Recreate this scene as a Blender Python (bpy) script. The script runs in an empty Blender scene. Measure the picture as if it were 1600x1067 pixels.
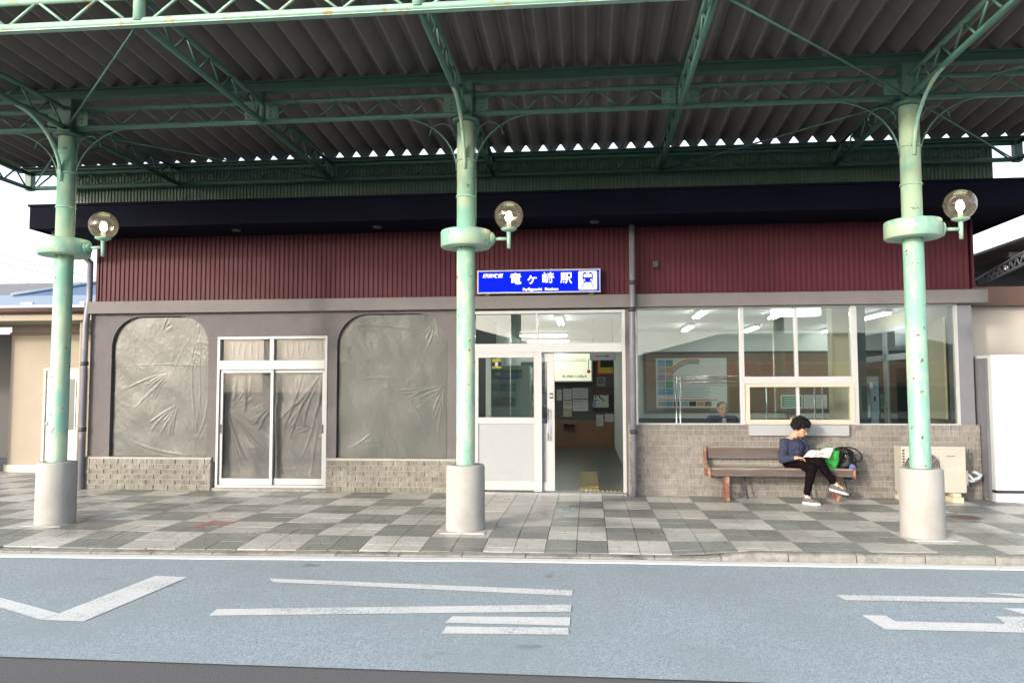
import bpy, bmesh, math, random
import numpy as np
from mathutils import Vector, Matrix, noise
random.seed(7); np.random.seed(7)
SC = bpy.context.scene
COL = SC.collection
PI = math.pi

# ------------------------------------------------------------------ camera
cam_d = bpy.data.cameras.new("camera")
cam = bpy.data.objects.new("camera", cam_d); COL.objects.link(cam)
cam_d.sensor_width = 36; cam_d.lens = 27.185; cam_d.clip_end = 2000; cam_d.clip_start = .05
def _cam():
    pitch, yaw, roll = .0611740, .0987066, -.00221677
    fw = Vector((-math.sin(yaw), math.cos(yaw), 0)); ri = Vector((math.cos(yaw), math.sin(yaw), 0)); up = Vector((0, 0, 1))
    f2 = fw*math.cos(pitch)+up*math.sin(pitch); u2 = up*math.cos(pitch)-fw*math.sin(pitch)
    r3 = ri*math.cos(roll)+u2*math.sin(roll); u3 = u2*math.cos(roll)-ri*math.sin(roll)
    m = Matrix((r3, u3, -f2)).transposed().to_4x4(); m.translation = Vector((0, -11.174, 1.501)); cam.matrix_world = m
_cam()
SC.camera = cam

# ------------------------------------------------------------------ sky, sun, exposure
SUN_EL, SUN_AZ = math.radians(15), math.radians(37)      # sun low behind the camera's left shoulder
world = bpy.data.worlds.new("World"); SC.world = world; world.use_nodes = True
nt = world.node_tree; bg = nt.nodes["Background"]
sky = nt.nodes.new("ShaderNodeTexSky"); sky.sky_type = 'NISHITA'; sky.sun_disc = False
sky.sun_elevation = SUN_EL; sky.sun_rotation = PI + SUN_AZ
sky.air_density = 1.0; sky.dust_density = 3.5; sky.ozone_density = 1.0
hs = nt.nodes.new("ShaderNodeHueSaturation"); hs.inputs["Saturation"].default_value = .55
cl = nt.nodes.new("ShaderNodeMix"); cl.data_type = 'RGBA'; cl.blend_type = 'ADD'; cl.inputs[0].default_value = 1      # thin even cloud veil over the sky
cl.inputs[7].default_value = (1.75, 1.95, 2.15, 1)
nt.links.new(sky.outputs[0], hs.inputs["Color"]); nt.links.new(hs.outputs[0], cl.inputs[6]); nt.links.new(cl.outputs[2], bg.inputs[0])
bg.inputs[1].default_value = .15
sun_d = bpy.data.lights.new("sun", 'SUN'); sun_d.energy = 1.5; sun_d.angle = math.radians(4); sun_d.color = (1, .89, .74)
sun = bpy.data.objects.new("sun", sun_d); COL.objects.link(sun)
sdir = Vector((math.sin(SUN_AZ)*math.cos(SUN_EL), math.cos(SUN_AZ)*math.cos(SUN_EL), -math.sin(SUN_EL)))
sun.rotation_euler = sdir.to_track_quat('-Z', 'Y').to_euler(); sun.location = (-20, -30, 15)
SC.view_settings.view_transform = 'Standard'; SC.view_settings.look = 'None'
SC.view_settings.exposure = 1.17; SC.view_settings.gamma = 1; SC.view_settings.use_curve_mapping = False
SC.cycles.use_denoising = True; SC.cycles.max_bounces = 8; SC.cycles.diffuse_bounces = 4
SC.cycles.transparent_max_bounces = 16; SC.cycles.glossy_bounces = 4; SC.cycles.sample_clamp_indirect = 8

# ------------------------------------------------------------------ materials
def mat(name, col, rough=.6, metal=0, var=0, vscale=3, bump=0, bscale=40, spec=.5, emit=None, estr=0, alpha=1,
        dirt=None, dscale=2, dlo=.55, dhi=.7, stretch=None, rvar=0, trans=0, coat=0):
    m = bpy.data.materials.new(name); m.use_nodes = True
    t = m.node_tree; n = t.nodes; L = t.links; b = n["Principled BSDF"]
    b.inputs["Roughness"].default_value = rough; b.inputs["Metallic"].default_value = metal
    b.inputs["Specular IOR Level"].default_value = spec; b.inputs["Alpha"].default_value = alpha
    b.inputs["Transmission Weight"].default_value = trans; b.inputs["Coat Weight"].default_value = coat
    c4 = tuple(col)+(1,)
    b.inputs["Base Color"].default_value = c4
    geo = n.new("ShaderNodeNewGeometry")
    vec = geo.outputs["Position"]
    if stretch:
        mp = n.new("ShaderNodeMapping"); mp.inputs["Scale"].default_value = stretch
        L.new(vec, mp.inputs[0]); vec = mp.outputs[0]
    last = None
    if var:
        no = n.new("ShaderNodeTexNoise"); no.inputs["Scale"].default_value = vscale; no.inputs["Detail"].default_value = 6
        no.inputs["Roughness"].default_value = .65
        L.new(vec, no.inputs["Vector"])
        mr = n.new("ShaderNodeMapRange"); mr.inputs[1].default_value = .3; mr.inputs[2].default_value = .7
        mr.inputs[3].default_value = 1-var; mr.inputs[4].default_value = 1+var
        L.new(no.outputs[0], mr.inputs[0])
        mx = n.new("ShaderNodeMix"); mx.data_type = 'RGBA'; mx.blend_type = 'MULTIPLY'; mx.inputs[0].default_value = 1
        mx.inputs[6].default_value = c4; L.new(mr.outputs[0], mx.inputs[7]); last = mx.outputs[2]
    if dirt:
        no = n.new("ShaderNodeTexNoise"); no.inputs["Scale"].default_value = dscale; no.inputs["Detail"].default_value = 8
        no.inputs["Roughness"].default_value = .7
        L.new(vec, no.inputs["Vector"])
        mr = n.new("ShaderNodeMapRange"); mr.inputs[1].default_value = dlo; mr.inputs[2].default_value = dhi
        L.new(no.outputs[0], mr.inputs[0])
        mx = n.new("ShaderNodeMix"); mx.data_type = 'RGBA'
        if last: L.new(last, mx.inputs[6])
        else: mx.inputs[6].default_value = c4
        mx.inputs[7].default_value = tuple(dirt)+(1,); L.new(mr.outputs[0], mx.inputs[0]); last = mx.outputs[2]
    if last: L.new(last, b.inputs["Base Color"])
    if rvar:
        no = n.new("ShaderNodeTexNoise"); no.inputs["Scale"].default_value = 1.7; no.inputs["Detail"].default_value = 4
        L.new(geo.outputs["Position"], no.inputs["Vector"])
        mr = n.new("ShaderNodeMapRange"); mr.inputs[1].default_value = .35; mr.inputs[2].default_value = .65
        mr.inputs[3].default_value = rough-rvar; mr.inputs[4].default_value = rough+rvar
        L.new(no.outputs[0], mr.inputs[0]); L.new(mr.outputs[0], b.inputs["Roughness"])
    if bump:
        no = n.new("ShaderNodeTexNoise"); no.inputs["Scale"].default_value = bscale; no.inputs["Detail"].default_value = 5
        L.new(vec, no.inputs["Vector"])
        bp = n.new("ShaderNodeBump"); bp.inputs["Strength"].default_value = bump; bp.inputs["Distance"].default_value = min(.01, .35/bscale)
        L.new(no.outputs[0], bp.inputs["Height"]); L.new(bp.outputs[0], b.inputs["Normal"])
    if emit:
        b.inputs["Emission Color"].default_value = tuple(emit)+(1,); b.inputs["Emission Strength"].default_value = estr
    return m
def glass(name, tint=(.9, .95, .93), refl=1.0):
    m = bpy.data.materials.new(name); m.use_nodes = True; t = m.node_tree; n = t.nodes; L = t.links
    n.remove(n["Principled BSDF"]); out = n["Material Output"]
    tr = n.new("ShaderNodeBsdfTransparent"); tr.inputs[0].default_value = tuple(tint)+(1,)
    gl = n.new("ShaderNodeBsdfGlossy"); gl.inputs["Roughness"].default_value = .01
    fr = n.new("ShaderNodeFresnel"); fr.inputs[0].default_value = 1.5
    mu = n.new("ShaderNodeMath"); mu.operation = 'MULTIPLY'; mu.inputs[1].default_value = refl; mu.use_clamp = True
    mix = n.new("ShaderNodeMixShader")
    L.new(fr.outputs[0], mu.inputs[0]); L.new(mu.outputs[0], mix.inputs[0]); L.new(tr.outputs[0], mix.inputs[1]); L.new(gl.outputs[0], mix.inputs[2])
    L.new(mix.outputs[0], out.inputs[0]); return m
M = {}
M['asphalt'] = mat('asphalt_dark', (.10, .099, .105), .85, var=.45, vscale=90, bump=.5, bscale=160, dirt=(.11, .11, .115), dscale=.8, dlo=.45, dhi=.8)
M['blue_road'] = mat('blue_grey_paving', (.28, .33, .375), .85, spec=.3, var=.6, vscale=95, bump=.5, bscale=240, dirt=(.24, .285, .305), dscale=.9, dlo=.42, dhi=.75)
M['paint_white'] = mat('road_paint_white', (.62, .635, .64), .6, var=.08, vscale=30, bump=.3, bscale=150, dirt=(.5, .52, .54), dscale=8, dlo=.58, dhi=.8)
def worn(m, road, lo, hi):
    t = m.node_tree; n = t.nodes; L = t.links; b = n["Principled BSDF"]; src = b.inputs["Base Color"].links[0].from_socket
    g = n.new("ShaderNodeNewGeometry"); a = n.new("ShaderNodeTexNoise"); a.inputs["Scale"].default_value = 70; a.inputs["Detail"].default_value = 4
    c = n.new("ShaderNodeTexNoise"); c.inputs["Scale"].default_value = 2.2; c.inputs["Detail"].default_value = 5; L.new(g.outputs[0], a.inputs["Vector"]); L.new(g.outputs[0], c.inputs["Vector"])
    ad = n.new("ShaderNodeMath"); ad.operation = 'MULTIPLY_ADD'; ad.inputs[1].default_value = .6; L.new(c.outputs[0], ad.inputs[0]); L.new(a.outputs[0], ad.inputs[2])
    mr = n.new("ShaderNodeMapRange"); mr.inputs[1].default_value = lo; mr.inputs[2].default_value = hi; L.new(ad.outputs[0], mr.inputs[0])
    mx = n.new("ShaderNodeMix"); mx.data_type = 'RGBA'; mx.inputs[7].default_value = tuple(road)+(1,); L.new(src, mx.inputs[6]); L.new(mr.outputs[0], mx.inputs[0]); L.new(mx.outputs[2], b.inputs["Base Color"])
worn(M['paint_white'], (.30, .33, .36), .86, .98)
def specks(m, col, scale, lo, hi):
    t = m.node_tree; n = t.nodes; L = t.links; b = n["Principled BSDF"]; src = b.inputs["Base Color"].links[0].from_socket
    g = n.new("ShaderNodeNewGeometry"); a = n.new("ShaderNodeTexNoise"); a.inputs["Scale"].default_value = scale; a.inputs["Detail"].default_value = 3; L.new(g.outputs[0], a.inputs["Vector"])
    mr = n.new("ShaderNodeMapRange"); mr.inputs[1].default_value = lo; mr.inputs[2].default_value = hi; L.new(a.outputs[0], mr.inputs[0])
    mx = n.new("ShaderNodeMix"); mx.data_type = 'RGBA'; mx.inputs[7].default_value = tuple(col)+(1,); L.new(src, mx.inputs[6]); L.new(mr.outputs[0], mx.inputs[0]); L.new(mx.outputs[2], b.inputs["Base Color"])
specks(M['blue_road'], (.12, .14, .16), 1.3, .70, .76); specks(M['blue_road'], (.40, .44, .48), 130, .63, .67); specks(M['blue_road'], (.13, .16, .19), 115, .63, .67)
M['line_strip'] = mat('edge_line_white', (.64, .64, .64), .5, var=.07, vscale=10, dirt=(.5, .48, .46), dscale=4, dlo=.62, dhi=.8)
M['kerb'] = mat('kerb_concrete', (.235, .23, .215), .85, var=.25, vscale=14, bump=.5, bscale=60, dirt=(.07, .07, .06), dscale=3.0, dlo=.50, dhi=.68)
M['bed'] = mat('joint_sand_dark', (.09, .09, .085), .9, var=.3, vscale=40)
M['concrete'] = mat('cast_concrete', (.315, .31, .30), .75, var=.07, vscale=5, bump=.25, bscale=45, dirt=(.25, .245, .235), dscale=2.2, dlo=.5, dhi=.75)
M['green'] = mat('pale_green_paint', (.205, .41, .335), .42, var=.10, vscale=6, dirt=(.50, .54, .36), dscale=3.0, dlo=.46, dhi=.70, bump=.08, bscale=30, stretch=(1, 1, .45))
specks(M['green'], (.13, .08, .045), 16, .685, .70); specks(M['green'], (.33, .43, .31), 2.2, .55, .68)
specks(M['concrete'], (.20, .195, .185), 2.6, .60, .85)
M['green_rust'] = mat('green_paint_rust_specks', (.30, .52, .42), .45, var=.10, vscale=6, dirt=(.12, .07, .04), dscale=9, dlo=.66, dhi=.70)
M['green_frame'] = mat('shaded_frame_green_paint', (.042, .112, .088), .5, var=.12, vscale=5, dirt=(.09, .13, .085), dscale=3.5, dlo=.6, dhi=.75)  # darker copy of the frame green, shade under the roof put into the colour
M['green_light'] = mat('sunlit_green_paint', (.25, .42, .34), .42, var=.12, vscale=5, dirt=(.30, .20, .08), dscale=9, dlo=.56, dhi=.66)  # lighter copy for the front truss, sunlight put into the colour; rust patches
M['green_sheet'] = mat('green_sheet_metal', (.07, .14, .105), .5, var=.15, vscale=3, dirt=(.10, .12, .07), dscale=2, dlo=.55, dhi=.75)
M['roof'] = mat('folded_roof_underside', (.145, .132, .126), .75, var=.12, vscale=2.5, bump=.1, bscale=30, dirt=(.175, .155, .135), dscale=1.5, dlo=.5, dhi=.75)
M['maroon'] = mat('maroon_cladding', (.062, .009, .017), .6, var=.10, vscale=2, spec=.3, dirt=(.078, .016, .024), stretch=(3, 3, .35), dscale=2.5, dlo=.5, dhi=.8)
M['eave'] = mat('navy_eave_metal', (.0035, .0045, .011), .75, var=.2, vscale=1.5, spec=.06)
M['stucco'] = mat('grey_stucco', (.108, .100, .106), .85, var=.10, vscale=3, bump=.9, bscale=55, dirt=(.15, .14, .138), dscale=1.6, dlo=.5, dhi=.8)
M['band'] = mat('band_stucco', (.145, .136, .138), .8, var=.07, vscale=4, bump=.5, bscale=60)
M['stucco_blue'] = mat('slate_grey_pillar', (.15, .155, .18), .8, var=.08, vscale=4, bump=.4, bscale=60)
M['mortar'] = mat('mortar', (.30, .29, .265), .9, var=.12, vscale=12, bump=.3, bscale=80)
M['alu'] = mat('white_aluminium', (.37, .382, .40), .35, var=.03, vscale=4)
M['alu_cream'] = mat('cream_aluminium', (.41, .375, .31), .4, var=.04, vscale=4)
M['panel'] = mat('frosted_lower_panel', (.285, .30, .32), .4, var=.03, vscale=6)
M['steel'] = mat('stainless', (.6, .6, .6), .25, metal=1)
M['dark_metal'] = mat('dark_metal', (.04, .04, .045), .5)
M['pipe'] = mat('grey_downpipe', (.18, .18, .22), .38, var=.12, vscale=5, dirt=(.38, .34, .33), dscale=3, dlo=.5, dhi=.8)
M['glass'] = glass('window_glass', refl=2.5); M['glass_dull'] = glass('dusty_door_glass', refl=.55, tint=(.93, .93, .93))
M['globe'] = glass('globe_glass_smoked', (.95, .92, .87), refl=1.5)
def _globe(m):
    t = m.node_tree; n = t.nodes; L = t.links; out = n["Material Output"]; old = out.inputs[0].links[0].from_socket
    d = n.new("ShaderNodeBsdfTranslucent"); d.inputs[0].default_value = (.80, .76, .68, 1); mx = n.new("ShaderNodeMixShader"); mx.inputs[0].default_value = .035
    L.new(old, mx.inputs[1]); L.new(d.outputs[0], mx.inputs[2]); L.new(mx.outputs[0], out.inputs[0])
_globe(M['globe'])
M['int_wall'] = mat('interior_wall_white', (.62, .64, .60), .8, var=.04, vscale=2)
M['int_ceil'] = mat('interior_ceiling', (.62, .62, .60), .85)
M['cream'] = mat('cream_wall', (.50, .43, .31), .7, var=.05, vscale=3)
M['wains'] = mat('wainscot_wood', (.24, .13, .065), .5, var=.2, vscale=6, stretch=(8, 8, 1))
M['dark_green'] = mat('dark_green_paint', (.035, .055, .048), .4)
M['int_floor'] = mat('hall_floor', (.09, .093, .083), .3, var=.06, vscale=3)
M['tactile'] = mat('tactile_yellow', (.30, .24, .10), .6, var=.15, vscale=20)
M['cork'] = mat('cork_board', (.215, .145, .10), .85, var=.12, vscale=40)
M['paper'] = mat('paper', (.55, .57, .55), .7, var=.03)
M['ink'] = mat('ink_black', (.03, .03, .035), .6)
M['ink_grey'] = mat('ink_grey', (.25, .26, .27), .6)
M['red'] = mat('print_red', (.55, .04, .06), .6)
M['yellow'] = mat('print_yellow', (.65, .48, .05), .6)
M['pgreen'] = mat('print_green', (.08, .25, .15), .6)
M['pblue'] = mat('print_blue', (.14, .27, .40), .6)
M['pteal'] = mat('print_teal', (.22, .34, .34), .6)
M['porange'] = mat('print_orange', (.42, .25, .13), .6)
M['pviolet'] = mat('print_violet', (.24, .20, .36), .6)
M['tube'] = mat('fluorescent_tube', (.9, .9, .9), .5, emit=(.93, 1, .97), estr=13)
M['bulb'] = mat('warm_bulb', (1, .8, .5), .5, emit=(1, .82, .55), estr=18)
M['sign_blue'] = mat('sign_blue_backlit', (.0, .005, .25), .7, spec=.05, emit=(.0, .010, .60), estr=.55)
M['sign_white'] = mat('sign_white_backlit', (.6, .6, .6), .4, emit=(1, 1, 1), estr=.42)
M['map_lit'] = mat('fare_map_backlit', (.8, .8, .6), .4, emit=(.95, .97, .70), estr=.30)
M['beige'] = mat('beige_render', (.29, .25, .20), .8, var=.05, vscale=2, bump=.1, bscale=60)
M['beige_r'] = mat('warm_white_render', (.46, .425, .38), .8, var=.05, vscale=2)
M['plinth'] = mat('pale_plinth', (.5, .47, .4), .85, var=.1, vscale=5)
M['brown'] = mat('brown_trim', (.10, .055, .04), .55, var=.1)
M['tile_roof'] = mat('slate_roof', (.16, .16, .165), .7, var=.2, vscale=8, stretch=(1, 1, 6))
M['blue_roof'] = mat('pale_blue_roof_metal', (.22, .28, .36), .4, metal=.2, var=.1)
M['blue_tarp'] = mat('blue_roof_metal', (.06, .115, .22), .5, var=.15, vscale=4)
M['white_box'] = mat('white_cabinet_paint', (.58, .61, .645), .4, var=.03, vscale=2, dirt=(.68, .73, .78), dscale=1, dlo=.45, dhi=.7)
M['ac'] = mat('ac_ivory', (.37, .355, .315), .5, var=.04, vscale=4, dirt=(.5, .47, .38), dscale=4, dlo=.6, dhi=.8)
M['bench_wood'] = mat('worn_bench_wood', (.082, .050, .040), .65, var=.30, vscale=5, bump=.5, bscale=20, stretch=(1, 6, 9), dirt=(.088, .086, .09), dscale=1.6, dlo=.40, dhi=.60)
M['bench_seat'] = mat('worn_bench_seat_wood', (.24, .215, .19), .55, var=.25, vscale=5, bump=.4, bscale=20, stretch=(1, 6, 9), dirt=(.22, .10, .06), dscale=2.5, dlo=.5, dhi=.65)
M['bench_red'] = mat('faded_red_bench_paint', (.15, .055, .040), .6, var=.2, vscale=12, dirt=(.42, .33, .25), dscale=6, dlo=.5, dhi=.65)
M['skin'] = mat('skin', (.46, .26, .175), .5, var=.04, vscale=20)
M['skin_d'] = mat('skin_tanned', (.40, .22, .15), .55)
M['hair'] = mat('black_hair', (.007, .006, .006), .6, spec=.12, var=.4, vscale=120, bump=.8, bscale=200)
M['hair_g'] = mat('short_dark_hair', (.03, .027, .025), .6)
M['sweater'] = mat('slate_sweater', (.033, .040, .068), .95, spec=.1, var=.12, vscale=30, bump=.4, bscale=200)
M['print_tr'] = mat('dark_print_trousers', (.0055, .003, .0045), .9, spec=.08, var=.4, vscale=40, dirt=(.13, .13, .18), dscale=38, dlo=.66, dhi=.70)
M['navy_coat'] = mat('navy_jacket', (.014, .017, .045), .8, var=.1, vscale=20)
M['hat'] = mat('black_hat', (.025, .03, .028), .85)
M['mask'] = mat('white_face_mask', (.75, .75, .75), .8)
M['shoe'] = mat('grey_knit_shoe', (.09, .09, .095), .8, var=.3, vscale=120)
M['sole'] = mat('white_sole', (.78, .78, .78), .5)
M['sock'] = mat('pale_sock', (.62, .42, .36), .9)
M['green_bag'] = mat('bright_green_bag', (.02, .27, .035), .5, var=.12, vscale=12)
M['black_bag'] = mat('black_bag', (.004, .004, .005), .5, spec=.25, var=.4, vscale=20, bump=.7, bscale=30)
M['bag_blue'] = mat('blue_print_pouch', (.07, .12, .3), .5, var=.5, vscale=40)
M['iron'] = mat('cast_iron_cover', (.16, .085, .07), .7, var=.2, vscale=30)
M['spray'] = mat('pink_survey_paint', (.62, .16, .18), .7)
M['wire'] = mat('wire_black', (.05, .05, .05), .6)
M['hall_wall'] = mat('ticket_hall_wall', (.10, .10, .095), .7, var=.1)
M['shop'] = mat('dim_shop_wall', (.07, .068, .06), .9, var=.3, vscale=1.5)  # near-dark walls: dimness of the unlit shop is put into their colour
M['kiosk'] = mat('kiosk_pale_green', (.42, .52, .45), .5)
def striped(name, c1, c2, sc):
    m = mat(name, c1, .85); t = m.node_tree; n = t.nodes; L = t.links; b = n["Principled BSDF"]
    g = n.new("ShaderNodeNewGeometry"); w = n.new("ShaderNodeTexWave"); w.bands_direction = 'Z'; w.inputs["Scale"].default_value = sc
    L.new(g.outputs["Position"], w.inputs["Vector"]); mx = n.new("ShaderNodeMix"); mx.data_type = 'RGBA'
    mx.inputs[6].default_value = c1+(1,); mx.inputs[7].default_value = c2+(1,); L.new(w.outputs[1], mx.inputs[0]); L.new(mx.outputs[2], b.inputs["Base Color"])
    return m
M['stripe_shirt'] = striped('striped_shirt', (.12, .14, .2), (.55, .56, .6), 14)
def newsprint():
    m = mat('newsprint', (.70, .70, .67), .7); t = m.node_tree; n = t.nodes; L = t.links; b = n["Principled BSDF"]
    tc = n.new("ShaderNodeUVMap")
    br = n.new("ShaderNodeTexBrick"); br.inputs["Scale"].default_value = 22; br.inputs["Color1"].default_value = (.10, .10, .10, 1)
    br.inputs["Color2"].default_value = (.72, .72, .70, 1); br.inputs["Mortar"].default_value = (.72, .72, .69, 1); br.inputs["Mortar Size"].default_value = .035
    br.inputs["Bias"].default_value = -.1
    L.new(tc.outputs[0], br.inputs["Vector"])
    no = n.new("ShaderNodeTexNoise"); no.inputs["Scale"].default_value = 4; L.new(tc.outputs[0], no.inputs["Vector"])
    mr = n.new("ShaderNodeMapRange"); mr.inputs[1].default_value = .48; mr.inputs[2].default_value = .52; L.new(no.outputs[0], mr.inputs[0])
    mx = n.new("ShaderNodeMix"); mx.data_type = 'RGBA'; mx.inputs[6].default_value = (.72, .72, .69, 1)
    L.new(mr.outputs[0], mx.inputs[0]); L.new(br.outputs[0], mx.inputs[7]); L.new(mx.outputs[2], b.inputs["Base Color"]); return m
M['news'] = newsprint()
def tile_mat(name, col):
    # pressed paving tile: colour varies tile by tile, pressed arc lines from the mould
    m = mat(name, col, .55); t = m.node_tree; n = t.nodes; L = t.links; b = n["Principled BSDF"]
    g = n.new("ShaderNodeNewGeometry"); sp = n.new("ShaderNodeVectorMath"); sp.operation = 'DIVIDE'; sp.inputs[1].default_value = (.3, .325, 50)
    ad = n.new("ShaderNodeVectorMath"); ad.operation = 'ADD'; ad.inputs[1].default_value = (.43, .65, 0)
    L.new(g.outputs["Position"], ad.inputs[0]); L.new(ad.outputs[0], sp.inputs[0])
    fl = n.new("ShaderNodeVectorMath"); fl.operation = 'FLOOR'; L.new(sp.outputs[0], fl.inputs[0])
    wn = n.new("ShaderNodeTexWhiteNoise"); wn.noise_dimensions = '3D'; L.new(fl.outputs[0], wn.inputs[0])
    n1 = n.new("ShaderNodeTexNoise"); n1.inputs["Scale"].default_value = 18; n1.inputs["Detail"].default_value = 6; L.new(g.outputs["Position"], n1.inputs["Vector"])
    n2 = n.new("ShaderNodeTexNoise"); n2.inputs["Scale"].default_value = 1.1; n2.inputs["Detail"].default_value = 5; L.new(g.outputs["Position"], n2.inputs["Vector"])
    def mrange(src, a, bb, c, d):
        r = n.new("ShaderNodeMapRange"); r.inputs[1].default_value = a; r.inputs[2].default_value = bb; r.inputs[3].default_value = c; r.inputs[4].default_value = d
        L.new(src, r.inputs[0]); return r.outputs[0]
    def mul(a, c):
        k = n.new("ShaderNodeMath"); k.operation = 'MULTIPLY'; L.new(a, k.inputs[0]); L.new(c, k.inputs[1]); return k.outputs[0]
    f = mul(mul(mrange(wn.outputs[0], 0, 1, .87, 1.11), mrange(n1.outputs[0], .3, .7, .88, 1.1)), mrange(n2.outputs[0], .35, .62, .76, 1.06))
    # arcs: distance from two opposite corners in tile space
    uv = n.new("ShaderNodeUVMap"); sx = n.new("ShaderNodeSeparateXYZ"); L.new(uv.outputs[0], sx.inputs[0])
    def arc(cx, cy, R, w):
        a = n.new("ShaderNodeVectorMath"); a.operation = 'DISTANCE'; a.inputs[1].default_value = (cx, cy, 0); L.new(uv.outputs[0], a.inputs[0])
        s = n.new("ShaderNodeMath"); s.operation = 'SUBTRACT'; s.inputs[1].default_value = R; L.new(a.outputs["Value"], s.inputs[0])
        ab = n.new("ShaderNodeMath"); ab.operation = 'ABSOLUTE'; L.new(s.outputs[0], ab.inputs[0]); return mrange(ab.outputs[0], w*.4, w, 1, 0)
    a1 = arc(0.15, 0, .36, .035); a2 = arc(1.0, .85, .40, .035); 
    mxm = n.new("ShaderNodeMath"); mxm.operation = 'MAXIMUM'; L.new(a1, mxm.inputs[0]); L.new(a2, mxm.inputs[1])
    f2 = mul(f, mrange(mxm.outputs[0], 0, 1, 1, .83))
    mx = n.new("ShaderNodeMix"); mx.data_type = 'RGBA'; mx.blend_type = 'MULTIPLY'; mx.inputs[0].default_value = 1; mx.inputs[6].default_value = col+(1,)
    L.new(f2, mx.inputs[7]); L.new(mx.outputs[2], b.inputs["Base Color"])
    L.new(mrange(n2.outputs[0], .35, .62, .27, .58), b.inputs["Roughness"])
    bp = n.new("ShaderNodeBump"); bp.inputs["Strength"].default_value = .5; bp.inputs["Distance"].default_value = .004; bp.invert = True
    sm = n.new("ShaderNodeMath"); sm.operation = 'MULTIPLY_ADD'; sm.inputs[1].default_value = -.35; L.new(n1.outputs[0], sm.inputs[0]); L.new(mxm.outputs[0], sm.inputs[2])
    L.new(sm.outputs[0], bp.inputs["Height"]); L.new(bp.outputs[0], b.inputs["Normal"]); return m
M['tile_w'] = tile_mat('paving_tile_pale', (.43, .425, .40)); M['tile_g'] = tile_mat('paving_tile_grey', (.20, .21, .197))
def brick_mat(name, col):
    m = mat(name, col, .85, bump=1.0, bscale=30, stretch=(3.2, 3.2, .6)); t = m.node_tree; n = t.nodes; L = t.links; b = n["Principled BSDF"]
    g = n.new("ShaderNodeNewGeometry")
    mp = n.new("ShaderNodeMapping"); mp.inputs["Scale"].default_value = (40, 40, 7); L.new(g.outputs["Position"], mp.inputs[0])
    a = n.new("ShaderNodeTexNoise"); a.inputs["Scale"].default_value = 1; a.inputs["Detail"].default_value = 3; L.new(mp.outputs[0], a.inputs["Vector"])
    c = n.new("ShaderNodeTexNoise"); c.inputs["Scale"].default_value = 1.3; c.inputs["Detail"].default_value = 4; L.new(g.outputs["Position"], c.inputs["Vector"])
    oi = n.new("ShaderNodeObjectInfo")
    def mrange(src, a_, bb, cc, d):
        r = n.new("ShaderNodeMapRange"); r.inputs[1].default_value = a_; r.inputs[2].default_value = bb; r.inputs[3].default_value = cc; r.inputs[4].default_value = d
        L.new(src, r.inputs[0]); return r.outputs[0]
    def mul(a_, c_):
        k = n.new("ShaderNodeMath"); k.operation = 'MULTIPLY'; L.new(a_, k.inputs[0]); L.new(c_, k.inputs[1]); return k.outputs[0]
    f = mul(mul(mrange(a.outputs[0], .35, .65, .72, 1.18), mrange(c.outputs[0], .35, .65, .85, 1.12)), mrange(oi.outputs["Random"], 0, 1, .86, 1.12))
    mx = n.new("ShaderNodeMix"); mx.data_type = 'RGBA'; mx.blend_type = 'MULTIPLY'; mx.inputs[0].default_value = 1; mx.inputs[6].default_value = col+(1,)
    L.new(f, mx.inputs[7]); L.new(mx.outputs[2], b.inputs["Base Color"]); return m
M['brick'] = brick_mat('split_face_brick', (.175, .17, .147)); M['brick_r'] = brick_mat('split_face_brick_right', (.185, .172, .16))
def plastic_mat(name, col, clear):
    m = bpy.data.materials.new(name); m.use_nodes = True; t = m.node_tree; n = t.nodes; L = t.links; b = n["Principled BSDF"]; out = n["Material Output"]
    b.inputs["Base Color"].default_value = col+(1,); b.inputs["Roughness"].default_value = .38; b.inputs["Specular IOR Level"].default_value = .45
    tr = n.new("ShaderNodeBsdfTransparent"); mix = n.new("ShaderNodeMixShader"); mix.inputs[0].default_value = 1-clear
    L.new(tr.outputs[0], mix.inputs[1]); L.new(b.outputs[0], mix.inputs[2]); L.new(mix.outputs[0], out.inputs[0]); return m
M['sheet_arch'] = plastic_mat('plastic_film_milky', (.085, .094, .088), .16); M['sheet_door'] = plastic_mat('plastic_film_clear', (.25, .252, .245), .38)

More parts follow.
